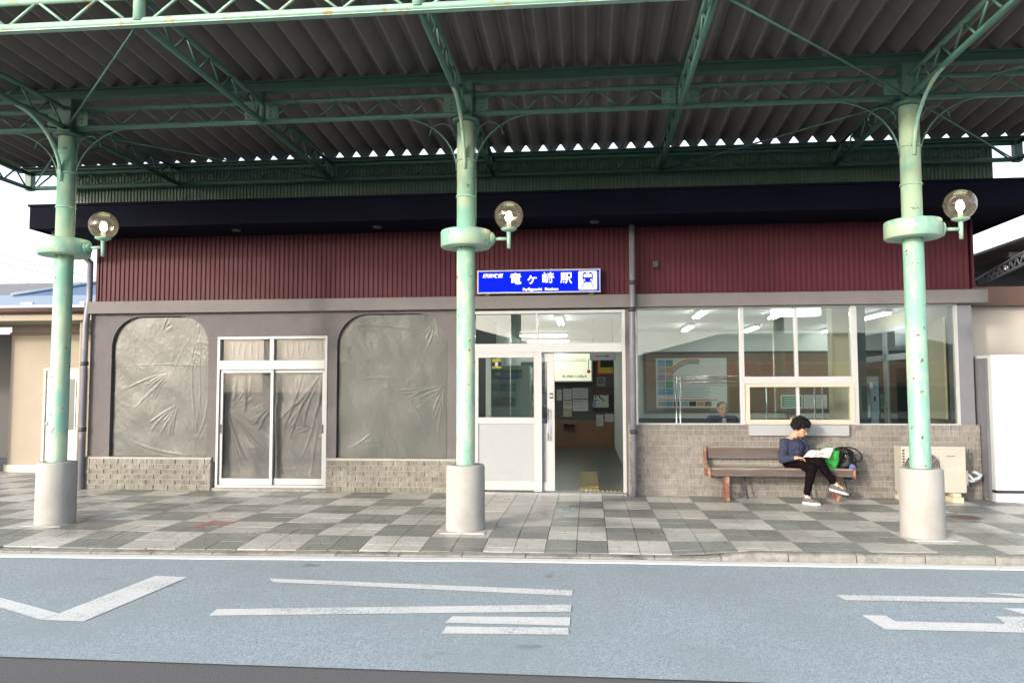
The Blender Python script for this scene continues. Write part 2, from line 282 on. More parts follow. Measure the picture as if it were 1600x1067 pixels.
# ------------------------------------------------------------------ mesh helpers
class MB:
    def __init__(s): s.v = []; s.f = []; s.mi = []; s.sm = []; s.uv = None; s.cur = 0
    def add(s, vs, fs, smooth=False):
        o = len(s.v); s.v += [tuple(q) for q in vs]
        for f in fs: s.f.append(tuple(i+o for i in f)); s.sm.append(smooth); s.mi.append(s.cur)
        return s
    def box(s, x0, x1, y0, y1, z0, z1):
        v = [(x, y, z) for z in (z0, z1) for y in (y0, y1) for x in (x0, x1)]
        return s.add(v, [(0, 2, 3, 1), (4, 5, 7, 6), (0, 1, 5, 4), (2, 6, 7, 3), (0, 4, 6, 2), (1, 3, 7, 5)])
    def obox(s, c, sz, R=None):
        hx, hy, hz = (q/2 for q in sz); R = R or Matrix.Identity(3); c = Vector(c)
        v = [c+R@Vector((x, y, z)) for z in (-hz, hz) for y in (-hy, hy) for x in (-hx, hx)]
        return s.add(v, [(0, 2, 3, 1), (4, 5, 7, 6), (0, 1, 5, 4), (2, 6, 7, 3), (0, 4, 6, 2), (1, 3, 7, 5)])
    def path(s, pts, r, n=8, smooth=True, caps=True):
        pts = [Vector(q) for q in pts]; rs = r if isinstance(r, (list, tuple)) else [r]*len(pts)
        vs = []; t0 = (pts[1]-pts[0]).normalized(); u = t0.orthogonal().normalized()
        for i, q in enumerate(pts):
            if i == 0: t = pts[1]-q
            elif i == len(pts)-1: t = q-pts[i-1]
            else: t = (pts[i+1]-q).normalized()+(q-pts[i-1]).normalized()
            t.normalize(); u = (u-t*u.dot(t)).normalized(); w = t.cross(u)
            for k in range(n):
                a = 2*PI*k/n; vs.append(q+(u*math.cos(a)+w*math.sin(a))*rs[i])
        fs = [(i*n+k, i*n+(k+1) % n, (i+1)*n+(k+1) % n, (i+1)*n+k) for i in range(len(pts)-1) for k in range(n)]
        s.add(vs, fs, smooth)
        if caps:
            s.add(vs[:n], [tuple(reversed(range(n)))]); s.add(vs[-n:], [tuple(range(n))])
        return s
    def tube(s, a, b, r, n=8, r2=None): return s.path([a, b], [r, r if r2 is None else r2], n)
    def lathe(s, prof, cx, cy, n=32, smooth=True):
        vs = [(cx+r*math.cos(2*PI*k/n), cy+r*math.sin(2*PI*k/n), z) for r, z in prof for k in range(n)]
        fs = [(i*n+k, i*n+(k+1) % n, (i+1)*n+(k+1) % n, (i+1)*n+k) for i in range(len(prof)-1) for k in range(n)]
        return s.add(vs, fs, smooth)
    def prism(s, poly, axis, a, b):
        def P(p, t): return {0: (t, p[0], p[1]), 1: (p[0], t, p[1]), 2: (p[0], p[1], t)}[axis]
        n = len(poly); vs = [P(q, a) for q in poly]+[P(q, b) for q in poly]
        return s.add(vs, [tuple(range(n)), tuple(reversed(range(n, 2*n)))]+[(i, i+n, (i+1) % n+n, (i+1) % n) for i in range(n)])
    def ell(s, c, r, n=20, m=12, R=None):
        vs = []; R = R or Matrix.Identity(3); c = Vector(c); rr = r if isinstance(r, (tuple, list)) else (r, r, r)
        for i in range(m+1):
            th = PI*i/m
            for k in range(n):
                a = 2*PI*k/n; vs.append(c+R@Vector((rr[0]*math.sin(th)*math.cos(a), rr[1]*math.sin(th)*math.sin(a), rr[2]*math.cos(th))))
        return s.add(vs, [(i*n+k, (i+1)*n+k, (i+1)*n+(k+1) % n, i*n+(k+1) % n) for i in range(m) for k in range(n)], True)
    def mesh(s, name, mats, off=(0, 0, 0)):
        me = bpy.data.meshes.new(name); me.from_pydata([(x-off[0], y-off[1], z-off[2]) for x, y, z in s.v], [], s.f)
        mats = mats if isinstance(mats, (list, tuple)) else [mats]
        for q in mats: me.materials.append(q)
        me.polygons.foreach_set('use_smooth', s.sm); me.polygons.foreach_set('material_index', s.mi)
        bm = bmesh.new(); bm.from_mesh(me); bmesh.ops.remove_doubles(bm, verts=bm.verts, dist=1e-6) if len(s.v) < 20000 and not s.uv else None
        bmesh.ops.recalc_face_normals(bm, faces=bm.faces); bm.to_mesh(me); bm.free()
        me.update(); return me
    def build(s, name, mats, parent=None, bevel=0, label=None):
        off = world_loc(parent) if parent else Vector((0, 0, 0))
        o = bpy.data.objects.new(name, s.mesh(name, mats, off)); COL.objects.link(o)
        if parent: o.parent = parent
        if bevel:
            b = o.modifiers.new('bevel', 'BEVEL'); b.width = bevel; b.segments = 2; b.limit_method = 'ANGLE'
        if label: o['label'] = label
        return o
def world_loc(o):
    v = Vector((0, 0, 0))
    while o: v = v+o.location; o = o.parent
    return v
def thing(name, label, cat, loc=(0, 0, 0), group=None):
    o = bpy.data.objects.new(name, None); COL.objects.link(o); o.location = loc; o.empty_display_size = .1
    o['label'] = label; o['category'] = cat
    if group: o['group'] = group
    return o
def struct(o, label=None):
    o['kind'] = 'structure'
    if label: o['label'] = label
    return o
def inst(me, name, loc, parent=None, rot=None):
    o = bpy.data.objects.new(name, me); COL.objects.link(o)
    if parent: o.parent = parent; loc = Vector(loc)-world_loc(parent)
    o.location = loc
    if rot: o.rotation_euler = rot
    return o
def boxo(name, b, m, parent=None, bevel=0): return MB().box(*b).build(name, m, parent, bevel)
def text(body, size, loc, m, parent=None, name='lettering', bold=0, align='CENTER', face='front', ext=.0015, width=None, shear=0, flip=False):
    cu = bpy.data.curves.new('t', 'FONT'); cu.body = body; cu.size = size; cu.align_x = align; cu.align_y = 'CENTER'; cu.extrude = ext; cu.offset = bold; cu.shear = shear
    cu.resolution_u = 3
    o = bpy.data.objects.new('t', cu); COL.objects.link(o); bpy.context.view_layer.update()
    me = bpy.data.meshes.new_from_object(o.evaluated_get(bpy.context.evaluated_depsgraph_get()))
    bpy.data.objects.remove(o); bpy.data.curves.remove(cu)
    if len(me.vertices) and width:
        xs = [v.co.x for v in me.vertices]; k = width/(max(xs)-min(xs))
        for v in me.vertices: v.co.x *= k
    R = Matrix.Rotation(PI/2, 4, 'X')
    if face == 'back': R = Matrix.Rotation(PI, 4, 'Z')@R
    me.transform(R); me.materials.clear(); me.materials.append(m); me.name = name
    o = bpy.data.objects.new(name, me); COL.objects.link(o)
    if parent: o.parent = parent; loc = Vector(loc)-world_loc(parent)
    o.location = loc; return o

# ------------------------------------------------------------------ ground, road, markings
ZR = -.08
YK = [(-30, -4.7), (-16, -4.4), (-5, -4.06), (-.73, -3.86), (3.29, -3.79), (9, -3.72), (30, -3.5)]
def yk(x): return float(np.interp(x, [a for a, b in YK], [b for a, b in YK]))
def ramp(x, y):
    w = min(1, max(0, (1.45-x)/.6)); d = min(1, max(0, (y-yk(x)-.05)/.75)); return -.055*w*(1-d)
struct(MB().add([(-400, -400, -.088), (400, -400, -.088), (400, 400, -.088), (-400, 400, -.088)], [(0, 1, 2, 3)]).build('ground', M['asphalt']))
xs = [-60, -30, -16, -5, -.73, 3.29, 9, 30, 60]
mb = MB()
for a, b in zip(xs[:-1], xs[1:]): mb.add([(a, -6.79, ZR), (b, -6.79, ZR), (b, yk(b)+.06, ZR), (a, yk(a)+.06, ZR)], [(0, 1, 2, 3)])
struct(mb.build('road', M['blue_road']))
mb = MB(); xx = np.arange(-20, 20.1, .4)
for a, b in zip(xx[:-1], xx[1:]):
    w = lambda x: .012*noise.noise(Vector((x*1.3, 0, 0)))
    mb.add([(a, yk(a)-.155+w(a), ZR+.010), (b, yk(b)-.155+w(b), ZR+.010), (b, yk(b)-.03+w(b), ZR+.010), (a, yk(a)-.03+w(a), ZR+.010),
            (a, yk(a)-.155+w(a), ZR), (b, yk(b)-.155+w(b), ZR), (b, yk(b)-.03+w(b), ZR), (a, yk(a)-.03+w(a), ZR)], [(0, 1, 2, 3), (0, 4, 5, 1), (3, 2, 6, 7)])
struct(mb.build('road_edge_line', M['line_strip']))
mb = MB()
for a, b in zip(xx[:-1], xx[1:]):
    w = lambda x: .010+.012*noise.noise(Vector((x*5, 3, 0)))
    mb.add([(a, yk(a)-.022-w(a), ZR+.004), (b, yk(b)-.022-w(b), ZR+.004), (b, yk(b)+.02, ZR+.004), (a, yk(a)+.02, ZR+.004)], [(0, 1, 2, 3)])
struct(mb.build('gutter_grit', M['bed']))
zm = ZR+.004
MK = [
 [(-4.9, -5.37), (-4.48, -5.58), (-3.755, -5.93), (-3.766, -6.09), (-4.28, -5.83), (-4.95, -5.5)],
 [(-3.68, -4.82), (-3.38, -4.84), (-3.45, -6.1), (-3.76, -6.09)],
 [(-2.68, -4.82), (-.14, -4.98), (-.14, -5.14), (-2.59, -4.94)],
 [(-2.68, -5.73), (-.14, -5.38), (-.14, -5.56), (-2.66, -5.89)],
 [(-.96, -5.75), (-.14, -5.70), (-.14, -5.89), (-.98, -5.90)],
 [(-.96, -5.98), (-.15, -5.94), (-.14, -6.08), (-.96, -6.13)],
 [(1.87, -4.93), (4.4, -4.88), (4.4, -5.0), (1.89, -5.08)],
 [(3.03, -4.77), (4.4, -4.74), (4.4, -4.85), (3.26, -4.86)],
 [(2.95, -5.19), (4.4, -5.19), (4.4, -5.33), (3.01, -5.34)],
 [(1.88, -5.46), (2.04, -5.46), (2.06, -5.59), (2.77, -5.58), (2.79, -5.41), (2.97, -5.40), (3.3, -5.55), (4.4, -5.6), (4.4, -5.75), (1.92, -5.78)]]
for p in MK:
    n = len(p)
    o = MB().add([(x, y, zm) for x, y in reversed(p)], [tuple(range(n))]).build('road_marking', M['paint_white']); struct(o)

# ------------------------------------------------------------------ pavement with tiles, kerb stones
pave = struct(bpy.data.objects.new('pavement', None)); COL.objects.link(pave)
mb = MB(); gx = np.arange(-21, 15.01, .5)
def bedz(x, y): return ramp(x, y)-.012
for a, b in zip(gx[:-1], gx[1:]):
    for t0, t1 in ((0, .15), (.15, .4), (.4, 1)):
        def Y(x, t): y0 = yk(x)+.1; y1 = 3.4 if (x < -7.7 or x > 5.4) else .05; return y0+(y1-y0)*t
        q = [(a, Y(a, t0)), (b, Y(b, t0)), (b, Y(b, t1)), (a, Y(a, t1))]
        mb.add([(x, y, bedz(x, y)) for x, y in q], [(0, 1, 2, 3)])
mb.build('joint_bed', M['bed'], pave)
DX, DY = .3, .325; J = .0035
def white(i, j):                   # i along the wall, j towards the wall (0 = front row)
    x = -.43+i*DX; y = -3.90+j*DY
    if -1.75 < x < -.6 and y > -2.7 and j >= 4: return True
    return ((i//2)+(j//2)) % 2 == 1
tiles = []
for j in range(-3, 20):
    for i in range(-62, 46):
        x0 = -.43+i*DX; x1 = x0+DX; y0 = -3.90+j*DY; y1 = y0+DY
        lim = max(yk(x0), yk(x1))+.135
        if y1 < lim+.05: continue
        y0 = max(y0, lim)
        if -7.75 < x0 < 5.3 and y1 > .08: continue
        if y1 > 2.3: continue
        if x0 > 5.2 and y1 > .65: continue
        if x0 < -9.0-(-y0)*1.2-6: continue
        tiles.append((x0+J, x1-J, y0+J, y1-J, white(i, j)))
camp = Vector((0, -11.17, 1.5))
def infr(t):
    d = Vector(((t[0]+t[1])/2, (t[2]+t[3])/2, 0))-camp; return abs(d.x+.098*d.y)/max(.1, d.y) < .68
tiles.sort(key=lambda t: (not infr(t), t[2]))
def tile_geo(mb, t, big=True):
    x0, x1, y0, y1, w = t; dz = random.uniform(-.0015, .0015)
    c = [(x0, y0), (x1, y0), (x1, y1), (x0, y1)]
    top = [(x, y, ramp(x, y)+dz) for x, y in c]; bot = [(x, y, ramp(x, y)-.014) for x, y in c]
    mb.cur = 0 if w else 1
    mb.add(top+bot, [(0, 1, 2, 3), (0, 4, 5, 1), (1, 5, 6, 2), (2, 6, 7, 3), (3, 7, 4, 0)])
def set_uv(me, ts):
    uv = me.uv_layers.new(name='UVMap'); k = 0; r = random.Random(3)
    for p in me.polygons:
        if p.normal.z > .5:
            cs = [me.vertices[me.loops[l].vertex_index].co for l in p.loop_indices]
            mx = min(c.x for c in cs); my = min(c.y for c in cs); f = r.randint(0, 3)
            for l in p.loop_indices:
                c = me.vertices[me.loops[l].vertex_index].co; u, v = (c.x-mx)/.293, (c.y-my)/.318
                if f & 1: u = 1-u
                if f & 2: v = 1-v
                uv.data[l].uv = (u, v)
for t in tiles[:300]:
    mb = MB(); mb.uv = True; tile_geo(mb, t)
    c = Vector(((t[0]+t[1])/2, (t[2]+t[3])/2, 0))
    random.seed(int(c.x*977+c.y*131)); me = mb.mesh('paving_tile', [M['tile_w'], M['tile_g']], c)
    me.uv_layers.new(name='UVMap'); f = random.randint(0, 3)
    for p in me.polygons:
        if p.normal.z > .5:
            for l in p.loop_indices:
                q = me.vertices[me.loops[l].vertex_index].co; u, v = q.x/.293+.5, q.y/.318+.5
                if f & 1: u = 1-u
                if f & 2: v = 1-v
                me.uv_layers[0].data[l].uv = (u, v)
    o = bpy.data.objects.new('paving_tile', me); COL.objects.link(o); o.parent = pave; o.location = c
mb = MB(); mb.uv = True
for t in tiles[300:]: tile_geo(mb, t)
me = mb.mesh('far_paving_tiles', [M['tile_w'], M['tile_g']]); set_uv(me, None)
o = bpy.data.objects.new('far_paving_tiles', me); COL.objects.link(o); o.parent = pave; o['kind'] = 'stuff'
random.seed(11)
kerb = struct(bpy.data.objects.new('kerb', None)); COL.objects.link(kerb)
x = -15.0
while x < 12:
    L_ = .6; x1 = x+L_-.008
    def kz(xx): w = min(1, max(0, (1.45-xx)/.35)); return -.052*w, -.070*w      # top back, top front
    mb = MB(); nseg = 4
    for k in range(nseg):
        a = x+(x1-x)*k/nseg; b = x+(x1-x)*(k+1)/nseg
        P = []
        for xx in (a, b):
            tb, tf = kz(xx); y = yk(xx); j = .006*noise.noise(Vector((xx*4, 1, 0)))
            P.append([(xx, y+.128, tb-.12), (xx, y+.128, tb-.001), (xx, y+.03, (tb+tf)/2-.001), (xx, y+.006+j, tf-.012), (xx, y+j, tf-.12)])
        mb.add(P[0]+P[1], [(i, i+1, i+6, i+5) for i in range(4)]+([(0, 4, 3, 2, 1)] if k == 0 else [])+([(5, 6, 7, 8, 9)] if k == nseg-1 else []))
    mb.build('kerb_stone', M['kerb'], kerb); x += L_
# pink survey mark sprayed on the tiles, round cover
mb = MB()
def flat_path(pts, w, z):
    for (ax, ay), (bx, by) in zip(pts[:-1], pts[1:]):
        d = Vector((bx-ax, by-ay)).normalized(); n_ = Vector((-d.y, d.x))*w/2
        mb.add([(ax-n_.x, ay-n_.y, z), (bx-n_.x, by-n_.y, z), (bx+n_.x, by+n_.y, z), (ax+n_.x, ay+n_.y, z)], [(0, 1, 2, 3)])
flat_path([(-4.30, -3.02), (-4.28, -2.55)], .02, .0035)
flat_path([(-4.17-.09*math.sin(a), -2.92+.14*math.cos(a)) for a in np.linspace(0, PI, 9)], .02, .0035)
flat_path([(-4.17-.09*math.sin(a), -2.70+.10*math.cos(a)) for a in np.linspace(0, PI*1.6, 12)], .02, .0035)
flat_path([(-4.05, -2.95), (-4.0, -2.6)], .02, .0035)
struct(mb.build('survey_mark', M['spray']), 'pink spray paint mark on the pavement')
c = thing('ground_cover', 'small round reddish cover set in the paving behind the right column', 'cover', (4.33, -1.62, .003))
MB().lathe([(0, .006), (.14, .006), (.15, .004), (.155, 0)], 4.33, -1.62, 24, False).build('lid', M['iron'], c)
MB().lathe([(.16, 0), (.16, .005), (.185, .005), (.19, 0)], 4.33, -1.62, 24, False).build('rim', M['kerb'], c)

# ------------------------------------------------------------------ canopy
XC = [-6.03, -1.33, 3.36]; XG = [-8.40, -6.03, -3.68, -1.33, 1.01, 3.36, 5.72]; YG = [-5.28, -2.856, -.40]
ZL, ZU = 4.54, 4.76
def zroof(y): return 5.0-.0586*(y+2.856)
can = thing('canopy', 'long green steel canopy with folded dark metal roof in front of the station', 'canopy', (0, -2.86, 0))
W = .25; p = [(-.125, .155), (-.115, .152), (-.017, .012), (-.009, .002), (0, 0), (.009, .002), (.017, .012), (.115, .152), (.125, .155)]
prof = p+[(a, b+.006) for a, b in reversed(p)]
mb = MB(); y0, y1 = -5.72, -.24; n = len(prof)
vs = [(a, y, b+zroof(y)) for y in (y0, y1) for a, b in prof]
mb.add(vs, [(i, (i+1) % n, (i+1) % n+n, i+n) for i in range(n)]+[tuple(range(n)), tuple(range(2*n-1, n-1, -1))])
roof_me = mb.mesh('roof_sheet', M['roof'])
k = 0; x = -8.75
while x < 6.2: inst(roof_me, 'roof_sheet', (x, 0, 0), can); x += W; k += 1
def hbeam(y, z0, z1, m, x0=-8.6, x1=5.9):
    mb = MB(); mb.box(x0, x1, y-.05, y+.05, z0, z0+.012); mb.box(x0, x1, y-.05, y+.05, z1-.012, z1); mb.box(x0, x1, y-.006, y+.006, z0+.012, z1-.012)
    mb.build('roof_beam', m, can)
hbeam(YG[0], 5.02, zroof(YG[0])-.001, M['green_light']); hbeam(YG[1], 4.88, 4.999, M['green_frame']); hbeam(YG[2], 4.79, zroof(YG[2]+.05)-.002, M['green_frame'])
web_cache = {}
def webs(parent, a0, a1, fixed, axis, m, name='web_bar', V=.49):
    L_ = a1-a0; nn = max(1, round(L_/V)); st = L_/nn
    for i in range(nn):
        for (s0, s1) in ((0, .5), (.5, 1)):
            up = (s0 == 0)
            key = (round(st, 4), up, axis, m.name)
            if key not in web_cache:
                mb = MB(); h = st*.5*.86
                a, b = (-h/2, -(ZU-ZL)/2+.02), (h/2, (ZU-ZL)/2-.02)
                if not up: a, b = (-h/2, (ZU-ZL)/2-.02), (h/2, -(ZU-ZL)/2+.02)
                P = lambda q: (q[0], 0, q[1]) if axis == 0 else (0, q[0], q[1])
                mb.tube(P(a), P(b), .0125, 6); web_cache[key] = mb.mesh(name, m)
            c = a0+(i+(s0+s1)/2)*st
            inst(web_cache[key], name, (c, fixed, (ZL+ZU)/2) if axis == 0 else (fixed, c, (ZL+ZU)/2), parent)
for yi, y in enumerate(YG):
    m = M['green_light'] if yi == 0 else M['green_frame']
    mb = MB(); mb.tube((XG[0]-.05, y, ZL), (XG[-1]+.05, y, ZL), .032, 10); mb.tube((XG[0]-.05, y, ZU), (XG[-1]+.05, y, ZU), .028, 10)
    if yi == 0: mb.box(XG[0], XG[-1], y-.03, y+.03, ZL-.040, ZL-.033)
    tr = mb.build('long_truss', m, can)
    for a, b in zip(XG[:-1], XG[1:]): webs(tr, a+.1, b-.1, y, 0, m)
    for x in XG: MB().tube((x, y, ZL), (x, y, zroof(y)-.1), .035 if yi else .05, 8).build('truss_post', m, can)
for xi, x in enumerate(XG):
    mb = MB()
    for z, r in ((ZL, .03), (ZU, .026)): mb.tube((x, YG[0], z), (x, YG[2], z), r, 10)
    tr = mb.build('cross_truss', M['green_frame'], can)
    if xi < 6: webs(tr, YG[0]+.08, YG[1]-.1, x, 1, M['green_frame']); webs(tr, YG[1]+.1, YG[2]-.08, x, 1, M['green_frame'])
bolt = MB().lathe([(0, .012), (.012, .012), (.014, 0)], 0, 0, 6, False).mesh('bolt', M['green_frame'])
for x in XG[1:-1]:
    for s in (-1, 1):
        w = .20 if x in XC else .15
        mb = MB(); a, b = sorted((x+s*.05, x+s*(.05+w))); mb.box(a, b, -2.872, -2.860, ZL+.02, ZU-.015)
        pl = mb.build('joint_plate', M['green_frame'], can, .002)
        for dx in (.05, .12):
            for z in (ZL+.06, ZL+.11, ZU-.055): inst(bolt, 'bolt', (x+s*(.05+dx), -2.872, z), pl, (PI/2, 0, 0))
mb = MB()
for (a, b) in (((-3.68, -5.28), (-6.03, -2.9)), ((1.01, -5.28), (3.36, -2.9)), ((-6.0, -2.85), (-8.35, -.42)), ((3.40, -2.85), (5.68, -.42)),
               ((-6.0, -2.8), (-3.7, -.42)), ((3.33, -2.8), (1.03, -.42)), ((3.42, -2.9), (5.7, -5.25)), ((-6.1, -2.9), (-8.38, -5.25))):
    MB().tube((a[0], a[1], ZL-.01), (b[0], b[1], ZL-.01), .011, 6).build('tie_rod', M['green_frame'], can)
for x, y in ((-8.40, -.40), (5.72, -.40)): MB().box(x-.05, x+.05, y-.05, y+.05, ZL-.03, ZU+.03).build('corner_bracket', M['green_frame'], can, .003)
# green corrugated sheet hanging behind the rear truss
def corrug(x0, x1, z0, z1, y, pitch, d, th=.004, bump=None):
    n = int((x1-x0)/pitch); P = []
    for i in range(n):
        b = x0+i*pitch
        P += [(b, 0), (b+pitch*.32, 0), (b+pitch*.5, -d), (b+pitch*.82, -d)]
    P.append((x0+n*pitch, 0)); Q = P+[(a, c+th+d) for a, c in ((P[-1][0], 0), (P[0][0], 0))]
    mb = MB(); m = len(P)
    mb.add([(a, y+c, z) for z in (z0, z1) for a, c in P], [(i, i+1, i+1+m, i+m) for i in range(m-1)])
    mb.box(x0, x0+n*pitch, y+.002, y+.002+th, z0, z1); return mb
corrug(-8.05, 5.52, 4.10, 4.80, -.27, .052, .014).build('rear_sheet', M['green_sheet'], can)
# columns
for ci, x in enumerate(XC):
    y = -2.856
    col = MB().lathe([(.100, .66), (.100, 4.46), (.0, 4.46)], x, y, 32).build('column', M['green'], can)
    MB().lathe([(.100, 4.44), (.15, 4.44), (.155, 4.455), (.155, 4.475), (.1, 4.48), (0, 4.48)], x, y, 24).build('column_cap', M['green_frame'], can, label=None)
    MB().box(x-.085, x+.085, y-.085, y+.085, 4.48, 4.879).build('beam_stub', M['green_frame'], can, .004)
    n_ = 48
    db = MB(); prof = [(.0, -.02), (.212, -.02), (.210, .02), (.2085, .35), (.207, .665), (.197, .685), (.19, .69), (.103, .69), (.101, .66)]
    db.lathe(prof, x, y, n_).build('concrete_base', M['concrete'], can)
    MB().box(x-.235, x+.235, y-.245, y+.235, -.01, .004).build('base_pad', M['tile_w'], can)
    MB().lathe([(.101, 3.045), (.265, 3.045), (.275, 3.055), (.275, 3.215), (.265, 3.228), (.101, 3.228)], x, y, 40).build('collar', M['green'], can)
    def arc(dx, dy, reach, r):
        pts = [(x+dx*(.10+reach*(1-math.cos(t))), y+dy*(.10+reach*(1-math.cos(t))), 3.90+.63*math.sin(t)) for t in np.linspace(0, PI/2, 12)]
        MB().path(pts, r, 8).build('curved_brace', M['green_frame'] if r < .02 else M['green'], can)
    arc(1, 0, .72, .011); arc(-1, 0, .72, .011); arc(0, -1, .75, .020); arc(0, 1, .75, .011)
    for s in (-1, 1):       # small hoop under the cap
        pts = [(x+s*(.13+.14*(1-math.cos(t))), y, 4.30+.14*math.sin(t)) for t in np.linspace(0, PI, 14)]
        MB().path(pts, .006, 6).build('cable_loop', M['green_frame'], can)
for x, s in ((-1.33, 1), (3.36, 1), (-6.03, 1)):
    MB().path([(x+.107, -2.84, 4.42), (x+.107, -2.84, 3.24)], .006, 6).build('lamp_cable', M['green_light'], can)
    for z in (4.0, 3.6): MB().lathe([(.101, z), (.110, z), (.110, z+.018), (.101, z+.018)], x, -2.856, 24).build('cable_strap', M['green_light'], can)
# globe lamps clamped to the collars
LL = ['clear globe lamp with warm bulb on the leftmost green column', 'clear globe lamp with warm bulb beside the blue station sign, on the middle column', 'clear globe lamp with warm bulb on the rightmost green column, above the air conditioner']
for ci, x in enumerate(XC):
    y = -2.86; gxp = x+.475; t = thing('globe_lamp', LL[ci], 'lamp', (gxp, y, 3.1), 'globe lamps on the canopy columns')
    MB().path([(x+.27, y, 3.135), (x+.30, y, 3.135)], [.075, .075], 20).path([(x+.30, y, 3.135), (x+.325, y, 3.135)], [.07, .03], 20).build('bracket_cup', M['green'], t)
    MB().tube((x+.31, y, 3.135), (gxp-.01, y, 3.135), .019, 10).build('arm', M['green_light'], t)
    MB().tube((gxp, y, 3.03), (gxp, y, 3.22), .020, 12, .024).build('stem', M['green_light'], t)
    MB().lathe([(.0, 3.215), (.045, 3.215), (.085, 3.235), (.088, 3.245), (.03, 3.25)], gxp, y, 24).build('globe_seat', M['green_light'], t)
    MB().lathe([(.022, 3.25), (.024, 3.31), (.018, 3.33), (0, 3.33)], gxp, y, 16).build('bulb_socket', M['paper'], t)
    MB().ell((gxp, y, 3.37), (.040, .040, .047), 16, 10).build('bulb', M['bulb'], t)
    g = MB(); zc = 3.39; r = .158
    g.lathe([(r*math.sin(a), zc-r*math.cos(a)) for a in np.linspace(.5, PI, 22)], gxp, y, 40).build('globe', M['globe'], t)
# ------------------------------------------------------------------ station building
st = thing('station_building', 'low station building with maroon ribbed fascia, grey stucco arches and brick dado', 'building', (-1.2, 0, 0))
ZB = 2.66
def arc_pts(x0, x1, ztop, r, n=12):
    L_ = [(x0+r-r*math.cos(t), ztop-r+r*math.sin(t)) for t in np.linspace(0, PI/2, n)]
    R_ = [(x1-r+r*math.cos(t), ztop-r+r*math.sin(t)) for t in np.linspace(PI/2, 0, n)]
    return L_+R_
mb = MB(); T = .16      # stucco front
AX = [(-7.27, -5.72), (-3.72, -2.06)]; DXX = (-5.58, -3.87); zt = 2.615
def bx(x0, x1, z0, z1): mb.box(x0, x1, 0, T, z0, z1)
bx(-7.62, AX[0][0], .42, ZB); bx(AX[0][1], DXX[0], .42, ZB); bx(DXX[0], DXX[1], 2.30, ZB); bx(DXX[1], AX[1][0], .42, ZB); bx(AX[1][1], -1.70, .42, ZB)
for a, b in AX:
    P = arc_pts(a, b, zt, .46); mb.prism([(a, ZB), ]+[(a, zt-.46)]+P[1:-1]+[(b, zt-.46), (b, ZB)], 1, 0, T)
mb.box(-7.62, -7.46, T, 9, 0, 3.8)
mb.build('stucco_wall', M['stucco'], st)
MB().box(.525, .66, 0, T, 0, ZB).build('stucco_pier', M['stucco'], st)
MB().box(5.065, 5.25, 0, .3, .95, ZB).build('stucco_pier', M['stucco_blue'], st)
MB().box(-7.68, 5.43, -.10, .2, ZB, 2.845).build('lintel_band', M['band'], st, .006)
mb = corrug(-7.52, 5.30, 2.845, 3.83, 0, .0725, .015); mb.build('ribbed_cladding', M['maroon'], st)
MB().box(5.27, 5.30, -.02, 3, 2.9, 3.83).build('side_cladding', M['maroon'], st)
MB().box(-7.54, -7.50, -.03, 3, 2.85, 3.83).build('side_cladding', M['maroon'], st)
# eave: fascia, soffit, top
mb = MB(); mb.box(-7.96, 5.80, -.95, -.93, 3.80, 4.12); mb.box(-7.96, -7.94, -.93, 9.4, 3.80, 4.12); mb.box(5.78, 5.80, -.93, 9.4, 3.80, 4.12)
mb.build('eave_fascia', M['eave'], st)
mb = MB(); mb.box(-7.94, 5.78, -.93, 9.4, 3.825, 3.85); mb.build('soffit', M['eave'], st)
MB().box(-7.98, 5.82, -.97, 9.4, 4.12, 4.15).build('flat_roof', M['eave'], st)
for x in (-5.1, -3.0, .1): MB().lathe([(0, 3.800), (.06, 3.805), (.07, 3.824)], x, -.45, 16).build('soffit_light', M['dark_metal'], st)
# dado walls with split-face bricks
PITZ, PITX = .0765, .228
bricks = []
def dado(x0, x1, rows, y, m, jog=0):
    d = MB().box(x0, x1, y+.007, .02 if jog else .14, 0, rows*PITZ).build('dado_wall', M['mortar'], st)
    for r in range(rows):
        x = x0+.003-(PITX/2 if r % 2 else 0)
        while x < x1-.02:
            a = max(x, x0+.002); b = min(x+PITX-.008, x1-.002)
            if b-a > .03: bricks.append((a, b, r*PITZ+.004, (r+1)*PITZ-.003, y, m, d))
            x += PITX
    return d
dado(-7.66, -5.63, 6, -.035, 'brick'); dado(-3.86, -1.74, 6, -.035, 'brick'); dd = dado(.56, 5.285, 13, -.045, 'brick_r')
MB().box(-7.66, -5.63, -.03, .14, 6*PITZ, .49).build('dado_cap', M['mortar'], st); MB().box(-3.86, -1.74, -.03, .14, 6*PITZ, .49).build('dado_cap', M['mortar'], st)
# largest 300 in view as single bricks
bricks.sort(key=lambda b: -(b[1]-b[0])*(1 if b[0] > .5 and b[2] > .0 else .98)+(.5 if (4.0 < b[0] < 4.9 and b[2] < .7) or (1.8 < b[0] < 3.1 and b[2] < .4 and b[2] > .33) else 0))
bcache = {}
def brick_geo(mb, w, h, cx=0, cz=0, y=0, rs=0):
    r = random.Random(rs); n = 3; e = .006
    v = [(cx-w/2, y+.013, cz-h/2), (cx+w/2, y+.013, cz-h/2), (cx+w/2, y+.013, cz+h/2), (cx-w/2, y+.013, cz+h/2)]
    fr = []
    for j in range(2):
        for i in range(n): fr.append((cx-w/2+e*.5+(w-e)*i/(n-1), y-r.uniform(0, .009), cz-h/2+e*.5+(h-e)*j))
    v += fr; f = [(4, 5, 8, 7), (5, 6, 9, 8), (0, 1, 6, 5, 4), (2, 3, 7, 8, 9), (0, 4, 7, 3), (1, 2, 9, 6)]
    mb.add(v, f)
